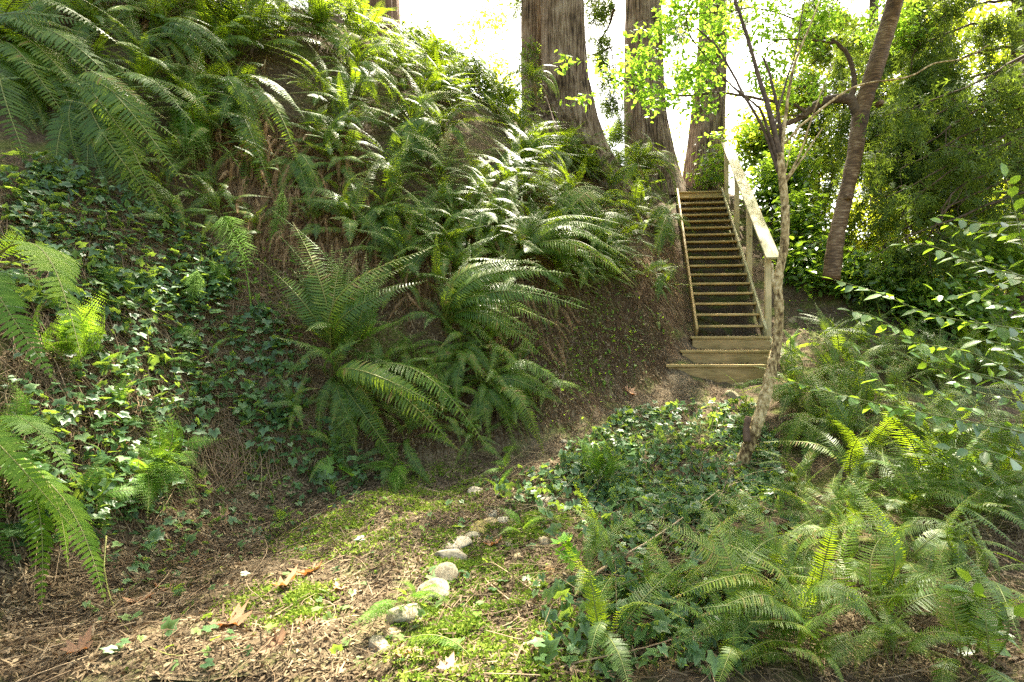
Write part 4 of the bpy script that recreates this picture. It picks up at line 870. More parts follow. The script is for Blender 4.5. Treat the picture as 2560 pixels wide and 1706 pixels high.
for k, a in enumerate([
 (1084, 1476, 90, 64, "big rounded white stone, largest in the row along the path", (1.15, 1.15, 1.08), ROW),
 (1111, 1436, 62, 64, "angular pale stone touching the back of the biggest white one", (1.1, 1.05, .95), ROW),
 (1121, 1392, 68, 44, "grey speckled stone at the bend of the row, left of the moss cushion", (.85, .85, .82), ROW),
 (1134, 1366, 62, 26, "flat pale stone tucked behind the grey speckled one", (1, 1.02, 1.0), ROW),
 (1183, 1340, 40, 26, "small grey stone between the moss cushion and the mossy yellow stone", (.85, .9, .85), ROW),
 (1196, 1325, 54, 26, "mossy yellow-green stone in the middle of the row", (.75, .7, .25), ROW),
 (1220, 1308, 36, 22, "yellowish stone behind the mossy one", (1, .9, .6), ROW),
 (1228, 1291, 38, 26, "grey stone at the far end of the row", (.8, .82, .8), ROW),
 (1253, 1302, 34, 28, "pale bluish stone at the right end of the row", (.95, 1.02, 1.0), ROW),
 (996, 1536, 84, 64, "sunlit round stone half hidden by the small pale fern", (1.1, 1.08, 1.0), ROW),
 (947, 1614, 66, 44, "white angular stone lying nearest the camera at the front of the row", (1.15, 1.1, 1.05), ROW),
 (975, 1584, 48, 36, "tan stone under the stalks of the small pale fern", (1.1, .95, .8), ROW),
 (920, 1640, 34, 18, "small white stone left of the nearest angular one", (1.1, 1.1, 1.1), ROW),
 (1271, 1360, 28, 22, "greenish grey pebble right of the mossy row", (.7, .75, .6), PEB),
 (1357, 1354, 30, 26, "pale pebble at the right end of the upper moss patch", (1.1, 1.05, .9), PEB),
 (1297, 1394, 30, 22, "khaki pebble between the two moss patches and the maple seedling", (.9, .85, .6), PEB),
 (1373, 1428, 26, 26, "orange-brown pebble left of the bright maple seedling", (1.1, .7, .35), PEB),
 (1328, 1340, 18, 12, "white chip lying on the upper moss patch", (1.2, 1.2, 1.2), PEB),
 (1386, 1317, 24, 20, "grey pebble beside the large pair of ivy leaves", (.8, .8, .8), PEB),
 (1218, 1578, 28, 20, "grey-green pebble below the moss cushion", (.8, .8, .65), PEB),
 (1292, 1558, 22, 18, "small tan pebble in the litter right of the moss cushion", (1, .85, .6), PEB),
 (905, 1490, 28, 16, "flat grey pebble alone on the path left of the big stones", (.95, .95, .9), PEB),
 (1320, 1426, 20, 12, "pale bluish pebble below the khaki one", (.9, 1, 1), PEB),
 (1851, 962, 30, 18, "rounded mossy stone against the right end of the lowest step", (.9, .88, .6), PEB),
 (1832, 985, 30, 14, "flat buff stone in front of the stone at the lowest step", (.95, .9, .7), PEB),
 (1746, 1013, 24, 16, "tan stone in the ivy edge below the steps", (1, .9, .7), PEB),
 (1408, 1104, 22, 14, "pale stone lying on the path beside the lacy fern", (1, 1, .95), PEB),
 (1981, 800, 18, 18, "round buff stone in the soil right of the staircase", (1, .9, .7), PEB),
 (1360, 1255, 34, 18, "white stone among the ivy at the bend of the path", (1.1, 1.1, 1.1), PEB),
 (1195, 1232, 40, 16, "pale curled flat stone at the near edge of the ivy", (1.1, 1.1, 1.05), PEB),
]): stone(*a[:6], seed=k, grp=a[6])

# dead maple leaves, seedlings
def flat_leaf(name, u, v, px, lab, m, tmpl=MAPLE, cat='leaf', grp=None, lift=.03, tilt=.5, n=1, seed=0, curl=.3):
    p = hit1(u, v); s = px / F * p[1] * .7; nr = Nrm(p[0], p[1]); r = np.random.default_rng(seed + 7)
    mb = MB(); TV, TF = tmpl
    for q in range(n):
        T2 = TV.copy(); T2[:, 2] += curl * (T2[:, 0] ** 2 * r.uniform(-.5, 1) + T2[:, 1] ** 2 * r.uniform(.2, 1))
        Rm = frames(rand_dirs(1, .3), (nr + r.normal(size=3) * tilt)[None]) if n == 1 else frames(unit(r.normal(size=(1, 3)) * [1, 1, .2]), np.array([[0, -.25, 1.]]) + r.normal(size=(1, 3)) * tilt)
        scatter(mb, (T2, TF), (nr * (lift + .02 * q))[None] + r.normal(size=3) * .03 * (n > 1), Rm, np.array([s]), 0)
    if lift > .05 or True: mb.tube(smooth_line([(0, 0, 0), nr * lift * .6 + r.normal(size=3) * .02, nr * lift], 5), .0018, 4, 1)
    o = mb.obj(name, [M[m], M['stem'] if m != 'deadleaf' else M['twig']]); o.location = p; tag(o, lab, cat, grp)
DL = 'dead maple leaves on the ground'
for k, a in enumerate([(570, 1570, 95, "sunlit orange maple leaf curled beside the ivy at the bottom left"), (695, 1628, 74, "bright orange maple leaf lying flat in the sun at the bottom"), (780, 1440, 80, "large curled brown maple leaf on the path, topmost of a pair"), (705, 1475, 66, "pale brown maple leaf left of the large curled one"),
   (345, 1515, 60, "tan curled leaf among the hanging stems at the lower left"), (408, 1480, 44, "small tan leaf above the curled one at the lower left"), (200, 1640, 66, "orange-tan maple leaf near the bottom left corner"), (558, 1300, 56, "dry star-shaped brown leaf under the left bank"), (1235, 1368, 48, "reddish brown leaf lying beside the moss cushion"),
   (850, 1480, 40, "light brown leaf scrap right of the large curled leaf"), (60, 560, 60, "brown leaf caught on the ivy slope below the big ferns"), (250, 930, 60, "brown crumpled leaf in the dark hollow of the ivy slope"), (655, 735, 34, "small brown leaf between the horsetail and the tall fern"), (480, 835, 44, "sunlit brown leaf stuck on the ivy slope"),
   (270, 1130, 56, "rust-brown leaf behind the bright fern at the lower left"), (1000, 1650, 56, "sunlit pale brown leaf in front of the stones"), (1570, 985, 36, "reddish leaf scrap on the path below the steps"), (1940, 1560, 40, "orange-brown leaf under the lower right ferns"), (750, 1575, 46, "pinkish brown leaf scrap near the bright ivy leaf"), (1120, 1690, 60, "tan leaf at the bottom edge")]):
    flat_leaf('maple_leaf', a[0], a[1], a[2], a[3], 'deadleaf', grp=DL, seed=k, curl=.6, tilt=.22)
for k, a in enumerate([(1432, 1440, 60, "bright green maple seedling growing right of the loose stones", 5), (868, 1195, 56, "white-lit three-lobed leaf on a thin stalk at the path's left edge", 1), (830, 1180, 50, "pale green leaf on a stalk beside the white-lit one", 1)]):
    flat_leaf('maple_seedling', a[0], a[1], a[2], a[3], 'maple', cat='seedling', n=a[4], seed=30 + k, lift=.12, curl=.15, tilt=.25)
for k, a in enumerate([(1150, 1635, 62, "bright lime ivy leaf standing up at the bottom centre"), (685, 1590, 46, "lime ivy leaf glowing near the orange leaves"), (410, 1610, 68, "dark green ivy leaf lying at the bottom left"), (290, 1375, 40, "heart-shaped ivy leaf on the hanging vine"), (455, 1500, 44, "dark ivy leaf beside the tan curled leaves"),
   (1400, 1345, 66, "large veined blue-green ivy leaf beside the grey pebble"), (1190, 1560, 40, "yellow-green ivy leaf on the moss cushion's lower edge"), (880, 1500, 34, "small green ivy leaf on the path next to the flat pebble"), (1680, 1470, 90, "large pale ivy leaf in front of the lower right ferns"), (95, 1370, 60, "dark round ivy leaf under the lower left fern")]):
    flat_leaf('ivy_leaf', a[0], a[1], a[2], a[3], 'maple' if 'lime' in a[3] or 'yellow' in a[3] else 'ivy', IVY, seed=60 + k, lift=.06, grp='single ivy leaves in the foreground', tilt=.35)

# horsetails
def horsetail(u, v, tops, r, lab, spread=.12):
    b = hit1(u, v); P = [np.zeros(3)] + [pt(tu, tv, b[1] - d) - b for tu, tv, d in tops]
    C = smooth_line(P, 34); mb = MB(); mb.tube(C, np.linspace(r, r * .35, 34), 6)
    e = empty('horsetail', b); tag(e, lab, 'horsetail', 'horsetails on the left slope')
    mb.obj('stem', [M['horsetail']], e, smooth=True)
    mb = MB(); T = unit(np.gradient(C, axis=0))
    L0 = np.linalg.norm(C[-1] - C[0])
    for i in range(9, 34):
        k = 16; sc_ = min(1, (i - 7) / 8) * (1 if i < 27 else (35 - i) / 8) * spread / .075
        ph = rng.random(k) * 6.28; N_ = unit(np.cross(T[i], [1, .2, .1])); B_ = np.cross(T[i], N_)
        for a in ph:
            d = N_ * math.cos(a) + B_ * math.sin(a); l = .10 * sc_ * random.uniform(.7, 1.1)
            mb.tube(np.array([C[i], C[i] + d * l * .5 + T[i] * l * .25, C[i] + d * l + T[i] * l * .15 - np.array([0, 0, l * .25])]), [.0018, .0015, .0008], 3, 0, False)
    mb.obj('branches', [M['horsetail']], e)
horsetail(633, 812, [(618, 690, .1), (600, 620, .14), (575, 570, .18), (560, 545, .2)], .006, "tall bright horsetail with a thick segmented lime stem, bent at the top")
horsetail(672, 640, [(680, 590, .04), (700, 540, .05), (706, 480, .05)], .004, "straight green horsetail in front of the brown dead-frond mat", .06)
horsetail(470, 790, [(482, 730, .05), (492, 680, .06)], .003, "small feathery horsetail on the ivy slope", .06)
horsetail(528, 760, [(532, 700, .03), (530, 640, .03)], .003, "thin horsetail shoot with short whorls beside the small feathery one", .015)

# fallen sticks and vines
def stick(pts, r, lab, m='twig', name='fallen_stick', cat='stick', grp=None):
    P = []
    for q in pts:
        g = hit1(q[0], q[1]); Yq = g[1] - (q[2] if len(q) > 2 else .03); P.append(pt(q[0], q[1], Yq))
    P = np.array(P); c0 = P[0].copy(); mb = MB(); C = smooth_line(P - c0, 26); C += np.cumsum(rng.normal(size=C.shape) * .0015, 0); mb.tube(C, np.linspace(r, r * .4, 26), 6)
    o = mb.obj(name, [M[m]], smooth=True); o.location = c0; tag(o, lab, cat, grp)
stick([(1462, 1448, .05), (1560, 1390, .12), (1660, 1330, .2), (1800, 1225, .3)], .011, "long straight pale stick leaning out of the ivy right of the maple seedling")
stick([(1215, 1706), (1190, 1600), (1300, 1540, .03), (1210, 1450), (1230, 1410), (1400, 1530), (1560, 1640, .1)], .0055, "looping pale vine over the moss and litter", name='vine', cat='vine')
stick([(1330, 1706, .03), (1420, 1660, .08), (1600, 1625, .1), (1740, 1580, .1)], .006, "crooked brown twig lying across the bottom ivy")
stick([(1500, 1180, .08), (1400, 1160, .02), (1370, 1150, .01)], .003, "thin twig between the lacy fern and the path")
stick([(1835, 1500, .05), (1795, 1300, .25), (1802, 1240, .3), (1822, 1180, .34)], .007, "dark bare upright stem in the ivy below the pale trunk", 'branch')
stick([(1965, 1480, .04), (1958, 1380, .15), (1960, 1310, .22)], .006, "short dark upright stem left of the arching fern", 'branch')
stick([(1660, 1285, .1), (1760, 1270, .14), (1830, 1210, .2), (1920, 1190, .2)], .006, "thin brown branch lying over the centre right ivy")
stick([(1850, 1225, .2), (1900, 1265, .22), (1950, 1285, .2)], .005, "grey twig bent to the right below the pale trunk")
stick([(2210, 1590, .05), (2225, 1500, .1), (2240, 1440, .12)], .005, "slender tan stem rising from the lower right ferns")
stick([(1780, 1400, .05), (1900, 1490, .1), (2035, 1565, .1)], .012, "thick brown stick lying under the lower right fronds", 'branch')
stick([(330, 640, .02), (480, 480, .1)], .004, "dry pale stalk leaning against the hanging ferns")
stick([(150, 620), (250, 760), (340, 880), (380, 980)], .007, "long grey vine running down the ivy slope", name='vine', cat='vine')
stick([(265, 1340, .1), (262, 1440, .06), (300, 1560), (420, 1640), (540, 1625)], .0045, "green trailing vine hanging to the ground at the lower left", 'stem', name='vine', cat='vine')
for k, (u0, u1, lab) in enumerate([(322, 345, "left clump"), (370, 360, "right clump")]):
    mb = MB(); b = hit1(u0, 1270)
    for q in range(46):
        s_ = rng.normal(size=3) * [.05, .03, .02]; mb.tube(smooth_line([s_, s_ + [random.uniform(-.04, .04), -.1, -.2], s_ + [random.uniform(-.1, .12), -.16, random.uniform(-.3, -.55)]], 7), .0016, 3, 0, False)
    o = mb.obj('dry_root_clump', [M['fern_dead']]); o.location = b + np.array([0, -.02, .02]); tag(o, f"hanging clump of thin brown dead stems under the lacy fern, {'the fuller left one' if k == 0 else 'the one to its right'}", 'dead stems')

# ------------------------------------------------------------------ young tree with peeling bark
def px_line(L): return np.array([pt(*q) for q in L])
def limb(mb, L, r0, r1, n=None, seg=10, m=0, wob=.0, lump=.0):
    P = px_line(L); n = n or 8 * len(L); C = smooth_line(P, n)
    if wob: C[1:] += np.cumsum(rng.normal(size=(n - 1, 3)) * wob, 0) * .3
    r = np.linspace(r0, r1, n) if np.isscalar(r0) else smooth_line(np.array(r0)[:, None], n)[:, 0]
    if lump: r = r * (1 + rng.normal(size=n) * lump)
    mb.tube(C, r, seg, m); return C
e0 = hit1(1848, 1190); yt = empty('young_tree', e0); tag(yt, "slender leaning young tree with pale peeling bark in front of the stairs", 'tree')
mb = MB(); limb(mb, [(1835, 1215, 4.95), (1858, 1150, 4.9), (1885, 1080, 4.9), (1908, 1010, 4.92), (1927, 930, 4.95), (1942, 860, 5), (1948, 780, 5), (1945, 700, 5), (1960, 620, 5), (1963, 530, 5), (1956, 450, 5), (1948, 385, 5)],
     [.095, .085, .088, .085, .078, .07, .058, .056, .05, .05, .05, .052], None, 90, 16, lump=.05) if False else limb(mb, [(1835, 1215, 4.95), (1858, 1150, 4.9), (1885, 1080, 4.9), (1908, 1010, 4.92), (1927, 930, 4.95), (1942, 860, 5), (1948, 780, 5), (1945, 700, 5), (1960, 620, 5), (1963, 530, 5), (1956, 450, 5), (1948, 385, 5)],
     [.07, .06, .062, .06, .054, .049, .043, .043, .04, .04, .039, .042], 0, 130, 18, lump=.06)
tk = mb.obj('trunk', [M['peel']], yt, smooth=True); tk.location = -e0
for nm, L, r0, r1, mk in [('branch', [(1950, 400, 5), (1930, 300, 5), (1900, 200, 5.1), (1868, 90, 5.1), (1830, -30, 5.2)], .032, .015, 'branch'),
    ('branch', [(1955, 420, 5.03), (1948, 300, 5.1), (1930, 200, 5.15), (1910, 145, 5.2)], .022, .011, 'branch'),
    ('branch', [(1945, 430, 5), (1905, 320, 5), (1860, 240, 5), (1800, 130, 5.1), (1740, 70, 5.1)], .018, .008, 'branch'),
    ('branch', [(1953, 400, 5), (1965, 280, 5.05), (1985, 170, 5.1), (2020, 80, 5.1), (2050, 0, 5.2)], .02, .006, 'peel'),
    ('branch', [(1950, 420, 5), (1905, 290, 4.95), (1880, 260, 4.9), (1830, 220, 4.9)], .018, .006, 'branch'),
    ('shoot', [(1965, 450, 5), (2000, 380, 4.95), (2040, 260, 4.9), (2085, 150, 4.9)], .012, .004, 'peel'), ('shoot', [(1965, 455, 5), (2010, 390, 4.9), (2055, 322, 4.9)], .011, .005, 'peel'),
    ('shoot', [(1962, 360, 5), (2010, 310, 4.95), (2130, 220, 4.85), (2270, 190, 4.8), (2340, 155, 4.8), (2420, 140, 4.8), (2475, 108, 4.8)], .012, .004, 'peel'),
    ('shoot', [(1958, 470, 5), (1975, 380, 5), (2000, 310, 5)], .009, .003, 'peel'), ('stub', [(1942, 745, 5), (1934, 700, 4.98), (1930, 660, 4.98)], .02, .014, 'peel'),
    ('branch', [(1935, 330, 5.05), (1960, 220, 5.1), (1990, 120, 5.2), (2010, 0, 5.2)], .012, .005, 'branch')]:
    mb = MB(); limb(mb, L, r0, r1, None, 8, wob=.006, lump=.04); o = mb.obj(nm, [M[mk]], yt, smooth=True); o.location = -e0
mb = MB(); limb(mb, [(1868, 1105, 4.86), (1866, 1070, 4.86), (1872, 1042, 4.86)], .035, .03, 12, 9, lump=.12); b_ = pt(1868, 1105, 4.86)
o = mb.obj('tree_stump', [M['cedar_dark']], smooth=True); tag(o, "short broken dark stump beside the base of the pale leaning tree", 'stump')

# ------------------------------------------------------------------ leafy branches helper
def blob_points(blobs, n):
    w_ = np.array([b[3] * b[4] * b[5] for b in blobs]) ** .75; k = rng.choice(len(blobs), n, p=w_ / w_.sum()); B = np.array(blobs)[k]
    d = unit(rng.normal(size=(n, 3))) * (rng.random(n) ** .42)[:, None]
    return B[:, :3] + d * B[:, 3:6]
def crown_mesh(blobs, n, tmpl, size, m, sub=14, spread=.22, droop=.3, cull=None):
    """leaves in small clumps: clumps first, leaves round them"""
    c = blob_points(blobs, n // sub)
    if cull is not None: c = c[cull(c)]
    P = np.repeat(c, sub, 0) + rng.normal(size=(len(c) * sub, 3)) * spread * rng.uniform(.4, 1.2, (len(c) * sub, 1)) * [1, 1, .55]
    k = len(P); X_ = unit(rng.normal(size=(k, 3)) * [1, 1, .4] - [0, 0, droop]); mb = MB()
    scatter(mb, tmpl, P, frames(X_, unit(np.array([0, 0, 1.]) + rng.normal(size=(k, 3)) * .5)), rng.uniform(*size, k))
    return mb, c
def twigs_to(mb, roots, tips, r=.006, m=1, mid=.12, n=6):
    """grow twigs from the nearest wood, earlier twigs carrying later ones"""
    roots = np.asarray(roots, dtype=float); tips = np.asarray(tips, dtype=float)
    if not len(tips): return
    d0 = np.array([((roots - t_) ** 2).sum(1).min() for t_ in tips]); cur = roots
    for t_ in tips[d0.argsort()]:
        d = ((cur - t_) ** 2).sum(1) + np.maximum(0, cur[:, 2] - t_[2]) * .15; a = cur[d.argmin()]; L = np.linalg.norm(t_ - a)
        mm = (a + t_) / 2 + rng.normal(size=3) * min(mid, L * .2) + [0, 0, min(mid, L * .15)]; rr = r * min(1, .35 + L)
        C = smooth_line([a, mm, t_], n); mb.tube(C, np.linspace(rr, rr * .4, n), 4, m, False); cur = np.concatenate([cur, C[2:]])

# cherry tree
e1 = hit1(2085, 660); Yc = float(e1[1]) if not np.isnan(e1[1]) else 9.0
Yc = 8.2; e1 = pt(2082, 640, Yc); e1[2] = H(e1[0], e1[1]); ch = empty('cherry_tree', e1); tag(ch, "cherry tree with banded shiny bark leaning right, its left limb reaching over the stairs", 'tree')
mb = MB(); CT = limb(mb, [(2078, 700, Yc), (2090, 600, Yc), (2112, 500, Yc), (2135, 400, Yc), (2145, 330, Yc), (2158, 260, Yc), (2185, 180, Yc - .1), (2212, 90, Yc - .1), (2238, 0, Yc - .2), (2262, -110, Yc - .3), (2300, -300, Yc - .4)],
     [.14, .125, .115, .118, .122, .13, .135, .13, .125, .12, .1], 0, 80, 18, lump=.03)
limb(mb, [(2196, 262, Yc - .1), (2205, 255, Yc - .2)], .06, .04, 6, 8); limb(mb, [(2118, 495, Yc - .1), (2128, 490, Yc - .2)], .06, .045, 6, 8)
o = mb.obj('trunk', [M['cherry']], ch, smooth=True); o.location = -e1
mb = MB(); brs = []
for L, r0, r1 in [([(2145, 290, Yc), (2130, 250, Yc), (2090, 248, Yc), (2045, 262, Yc), (2015, 285, Yc), (1990, 305, Yc), (1950, 318, Yc), (1900, 322, Yc)], .09, .025),
    ([(2128, 250, Yc), (2135, 200, Yc), (2120, 140, Yc), (2085, 105, Yc), (2030, 85, Yc), (1990, 50, Yc)], .05, .012),
    ([(2015, 280, Yc), (1980, 262, Yc), (1920, 255, Yc - .1), (1860, 245, Yc - .3), (1800, 235, Yc - .5), (1700, 240, Yc - .8), (1600, 215, Yc - 1), (1500, 180, Yc - 1.1)], .03, .007),
    ([(2085, 108, Yc), (1990, 100, Yc - .2), (1930, 110, Yc - .3), (1880, 160, Yc - .4)], .02, .006), ([(2030, 240, Yc), (2010, 215, Yc), (1985, 225, Yc), (1965, 250, Yc)], .022, .01),
    ([(1860, 245, Yc - .3), (1800, 180, Yc - .5), (1730, 90, Yc - .8), (1720, 20, Yc - .9), (1740, -60, Yc - 1)], .014, .005), ([(1990, 50, Yc), (1900, 20, Yc - .4), (1800, 30, Yc - .8), (1640, 45, Yc - 1), (1570, 70, Yc - 1.1)], .012, .004),
    ([(1700, 240, Yc - .8), (1650, 260, Yc - .9), (1600, 290, Yc - 1)], .01, .004), ([(2015, 290, Yc), (1975, 290, Yc - .1), (1910, 300, Yc - .2), (1850, 290, Yc - .4)], .016, .005)]:
    mb = MB(); brs.append(limb(mb, L, r0, r1, None, 8, wob=.012, lump=.05)); o = mb.obj('branch', [M['branch']], ch, smooth=True); o.location = -e1
def bl(u, v, Y, ru, rv, ry): 
    p = pt(u, v, Y); return [p[0], p[1], p[2], ru * Y / F, ry, rv * Y / F]
blobs = [bl(1600, 130, 7.1, 45, 60, .3), bl(1590, 200, 7.1, 70, 40, .3), bl(1650, 250, 7.1, 70, 30, .3), bl(1520, 165, 7.0, 60, 16, .2), bl(1420, 155, 7.0, 28, 14, .15), bl(1660, 90, 7.1, 35, 50, .3), bl(1450, 250, 7.1, 25, 10, .2),
         bl(1780, 70, 7.6, 65, 80, .4), bl(1760, 190, 7.6, 60, 60, .4), bl(1740, 265, 7.5, 50, 25, .3), bl(1790, 335, 7.6, 55, 14, .2), bl(1700, 180, 7.4, 40, 50, .3), bl(1900, 60, 7.9, 70, 60, .4), bl(1980, 120, 8, 80, 60, .4), bl(2060, 40, 8, 60, 50, .4), bl(1900, 190, 7.9, 70, 50, .4), bl(2000, 220, 8, 60, 40, .4), bl(1690, 20, 7.3, 40, 30, .3), bl(1740, -40, 7.5, 90, 40, .5), bl(1950, -40, 8, 120, 40, .5), bl(1860, 330, 8, 45, 25, .3), bl(2230, 60, 8.6, 90, 60, .5)]
mb, cl_ = crown_mesh(blobs, 5200, LEAF, (.06, .115), 0, sub=6, spread=.085, droop=.35)
twigs_to(mb, np.concatenate(brs), cl_[::2], .005)
o = mb.obj('foliage', [M['maple'], M['branch']], ch); o.location = -e1

# ------------------------------------------------------------------ background trees and shrubs on the right
def shrub(name, base, blobs, n, tmpl, size, m, lab, cat, sub=10, spread=.2, grp=None, stems=5, sr=.02, droop=.3, tw=3):
    base = np.array(base, dtype=float); base[2] = H(base[0], base[1]); e = empty(name, base); tag(e, lab, cat, grp)
    mb, c = crown_mesh(blobs, n, tmpl, size, m, sub, spread, droop); o = mb.obj('foliage', [M[m]], e); o.location = -base
    mb = MB(); ctr = np.array(blobs)[:, :3]; R_ = []
    for k in range(stems):
        t_ = ctr[k % len(ctr)] + rng.normal(size=3) * .15; mid = base * .5 + t_ * .5 + rng.normal(size=3) * .2
        C = smooth_line([base + rng.normal(size=3) * [.1, .1, 0] - [0, 0, .1], mid, t_], 10); mb.tube(C, np.linspace(sr, sr * .3, 10), 6); R_.append(C)
    twigs_to(mb, np.concatenate(R_), c[::tw], sr * .25, 0, .15)
    o = mb.obj('stems', [M['branch']], e, smooth=True); o.location = -base
shrub('laurel_shrub', (3.9, 10.6, 0), [bl(1930, 480, 11.2, 60, 70, .5), bl(1990, 560, 10, 60, 80, .5), bl(1970, 430, 11.4, 70, 70, .5), bl(2040, 640, 9.4, 70, 50, .5), bl(1900, 380, 13.2, 60, 70, .5), bl(1985, 660, 9.2, 40, 50, .3)], 5600, LEAF, (.10, .19), 'laurel', "glossy green laurel shrub right behind the handrail", 'shrub', spread=.2, stems=8)
shrub('laurel_shrub', (3.15, 13.0, 0), [bl(1775, 420, 12.6, 35, 40, .3), bl(1760, 450, 12.6, 50, 20, .3), bl(1800, 380, 12.7, 20, 30, .3)], 420, LEAF, (.10, .18), 'laurel', "small light laurel growing at the top landing against the trunk", 'shrub', stems=5, sr=.012)
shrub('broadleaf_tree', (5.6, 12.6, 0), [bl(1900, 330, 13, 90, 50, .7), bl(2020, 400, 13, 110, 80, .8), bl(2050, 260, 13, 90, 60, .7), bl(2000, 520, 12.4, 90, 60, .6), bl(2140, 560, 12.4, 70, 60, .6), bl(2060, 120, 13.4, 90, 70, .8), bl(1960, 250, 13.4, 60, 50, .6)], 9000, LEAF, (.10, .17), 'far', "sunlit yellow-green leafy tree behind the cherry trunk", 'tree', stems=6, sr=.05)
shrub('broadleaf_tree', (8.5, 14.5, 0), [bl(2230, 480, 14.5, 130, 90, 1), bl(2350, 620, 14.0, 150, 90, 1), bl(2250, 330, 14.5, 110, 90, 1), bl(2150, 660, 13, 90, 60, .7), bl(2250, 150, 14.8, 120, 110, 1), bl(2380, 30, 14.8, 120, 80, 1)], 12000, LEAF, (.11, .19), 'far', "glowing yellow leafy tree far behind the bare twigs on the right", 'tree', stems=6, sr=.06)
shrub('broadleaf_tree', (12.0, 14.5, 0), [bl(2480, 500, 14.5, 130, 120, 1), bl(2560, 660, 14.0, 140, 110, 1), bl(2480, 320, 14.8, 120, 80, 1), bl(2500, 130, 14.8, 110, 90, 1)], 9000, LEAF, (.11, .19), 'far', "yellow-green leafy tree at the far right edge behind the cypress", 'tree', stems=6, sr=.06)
shrub('laurel_shrub', (5.2, 8.7, 0), [bl(2150, 690, 8.7, 80, 60, .5), bl(2060, 700, 8.7, 50, 40, .4), bl(2260, 740, 8.6, 80, 60, .5)], 3200, LEAF, (.09, .16), 'laurel', "low dark laurel shrub at the foot of the cherry tree", 'shrub', stems=6)
shrub('laurel_shrub', (6.6, 8.0, 0), [bl(2380, 760, 8.0, 90, 80, .5), bl(2500, 800, 7.8, 90, 90, .5), bl(2420, 640, 8.2, 90, 70, .5), bl(2540, 640, 8.2, 60, 90, .5)], 4800, LEAF, (.09, .16), 'laurel', "shaded laurel shrub on the right edge behind the long leafy shoots", 'shrub', stems=6)
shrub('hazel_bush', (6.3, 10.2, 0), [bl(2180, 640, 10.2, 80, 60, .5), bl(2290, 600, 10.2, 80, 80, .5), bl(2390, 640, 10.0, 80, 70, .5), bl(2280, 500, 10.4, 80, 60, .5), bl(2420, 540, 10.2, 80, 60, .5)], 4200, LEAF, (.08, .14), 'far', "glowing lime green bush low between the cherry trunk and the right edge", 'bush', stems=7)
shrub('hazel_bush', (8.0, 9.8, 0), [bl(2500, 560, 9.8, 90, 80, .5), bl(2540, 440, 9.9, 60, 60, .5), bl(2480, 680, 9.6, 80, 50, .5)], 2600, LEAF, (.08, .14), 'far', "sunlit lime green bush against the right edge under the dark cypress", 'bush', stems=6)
shrub('alder_sapling', (-2.4, 15.5, 0), [bl(1235, 50, 15.5, 40, 60, .5), bl(1250, 180, 15.5, 40, 50, .5), bl(1180, 90, 15.5, 40, 50, .4), bl(1280, 290, 15.5, 30, 30, .4)], 900, LEAF, (.09, .15), 'far', "pale thin sapling seen against the white sky left of the double cedar", 'sapling', stems=5, sr=.015, sub=5, spread=.15)
shrub('alder_sapling', (2.8, 16.5, 0), [bl(1700, 400, 16.5, 30, 40, .4), bl(1700, 330, 16.5, 22, 30, .4), bl(1710, 440, 16.3, 30, 20, .4)], 420, LEAF, (.07, .12), 'far', "faint yellowish bush in the bright gap between the two right cedar trunks", 'bush', stems=6, sr=.01, sub=5, spread=.15)
# conifers
def cypress(name, base, trunk, arms, lab, grp='dark conifers on the right', nspr=60, ns=5, droop=.9, r0=.16):
    base = np.array(base, dtype=float); base[2] = H(base[0], base[1]); e = empty(name, base); tag(e, lab, 'tree', grp)
    mb = MB(); TC = smooth_line(px_line(trunk), 40); mb.tube(TC, np.linspace(r0, r0 * .5, 40), 12); o = mb.obj('trunk', [M['branch']], e, smooth=True); o.location = -base
    mf = MB(); A = []
    for a in arms:
        mb = MB(); P = px_line(a); C = smooth_line(P, 22); C += np.cumsum(rng.normal(size=C.shape) * .012, 0); mb.tube(C, np.linspace(.03, .006, 22), 5); A.append(C)
        for q in range(10):
            i = random.randint(4, 21); t_ = C[i] + rng.normal(size=3) * [.35, .25, .2] - [0, 0, random.uniform(0, .5)]; S_ = smooth_line([C[i], (C[i] + t_) / 2 + rng.normal(size=3) * .1, t_], 9)
            mb.tube(S_, np.linspace(.008, .002, 9), 4, 0, False); A.append(S_)
        o = mb.obj('branch', [M['branch']], e, smooth=True); o.location = -base
    pts_ = np.concatenate([c[len(c) // 4:] for c in A]); k = nspr * len(arms) * 10
    P = pts_[rng.integers(0, len(pts_), k)] + rng.normal(size=(k, 3)) * .11 - np.array([0, 0, .5]) * (rng.random((k, 1)) ** 2) * droop * .8
    cl = _vn(P[:, 0] * 1.0, P[:, 2], 2.2, 77) ; P = P[cl > -.12]; k = len(P)
    scatter(mf, SPRAY, P, frames(unit(rng.normal(size=(k, 3)) * [.7, .7, .5] - [0, 0, droop]), unit(rng.normal(size=(k, 3)) + [0, -.3, .5])), rng.uniform(.12, .26, k))
    o = mf.obj('foliage', [M['cypress']], e); o.location = -base
T0 = lambda Y, u: [(u + 10, 800, Y), (u, 500, Y), (u - 5, 200, Y), (u - 5, -100, Y), (u, -500, Y)]
cypress('cypress_tree', (pt(2552, 700, 9.2)[0], 9.2, 0), T0(9.2, 2552), [[(2550, -60 + 60 * k, 9.2), (2460 - 8 * k, -50 + 62 * k, 9.0), (2330 - 10 * k + random.randint(-30, 30), 0 + 66 * k, 8.8), (2230 + random.randint(-60, 60), 90 + 64 * k, 8.6)] for k in range(10)], "dark drooping cypress with its trunk at the right edge of the photo", nspr=160)
cypress('cypress_tree', (pt(2330, 700, 10.5)[0], 10.8, 0), T0(10.8, 2370), [[(2368, -140 + 70 * k, 10.8), (2300, -130 + 72 * k, 10.6), (2200 + random.randint(-40, 40), -60 + 72 * k, 10.4), (2110 + random.randint(-40, 40), 40 + 70 * k, 10.3)] for k in range(9)], "dense dark cypress filling the gap right of the cherry trunk", nspr=90)
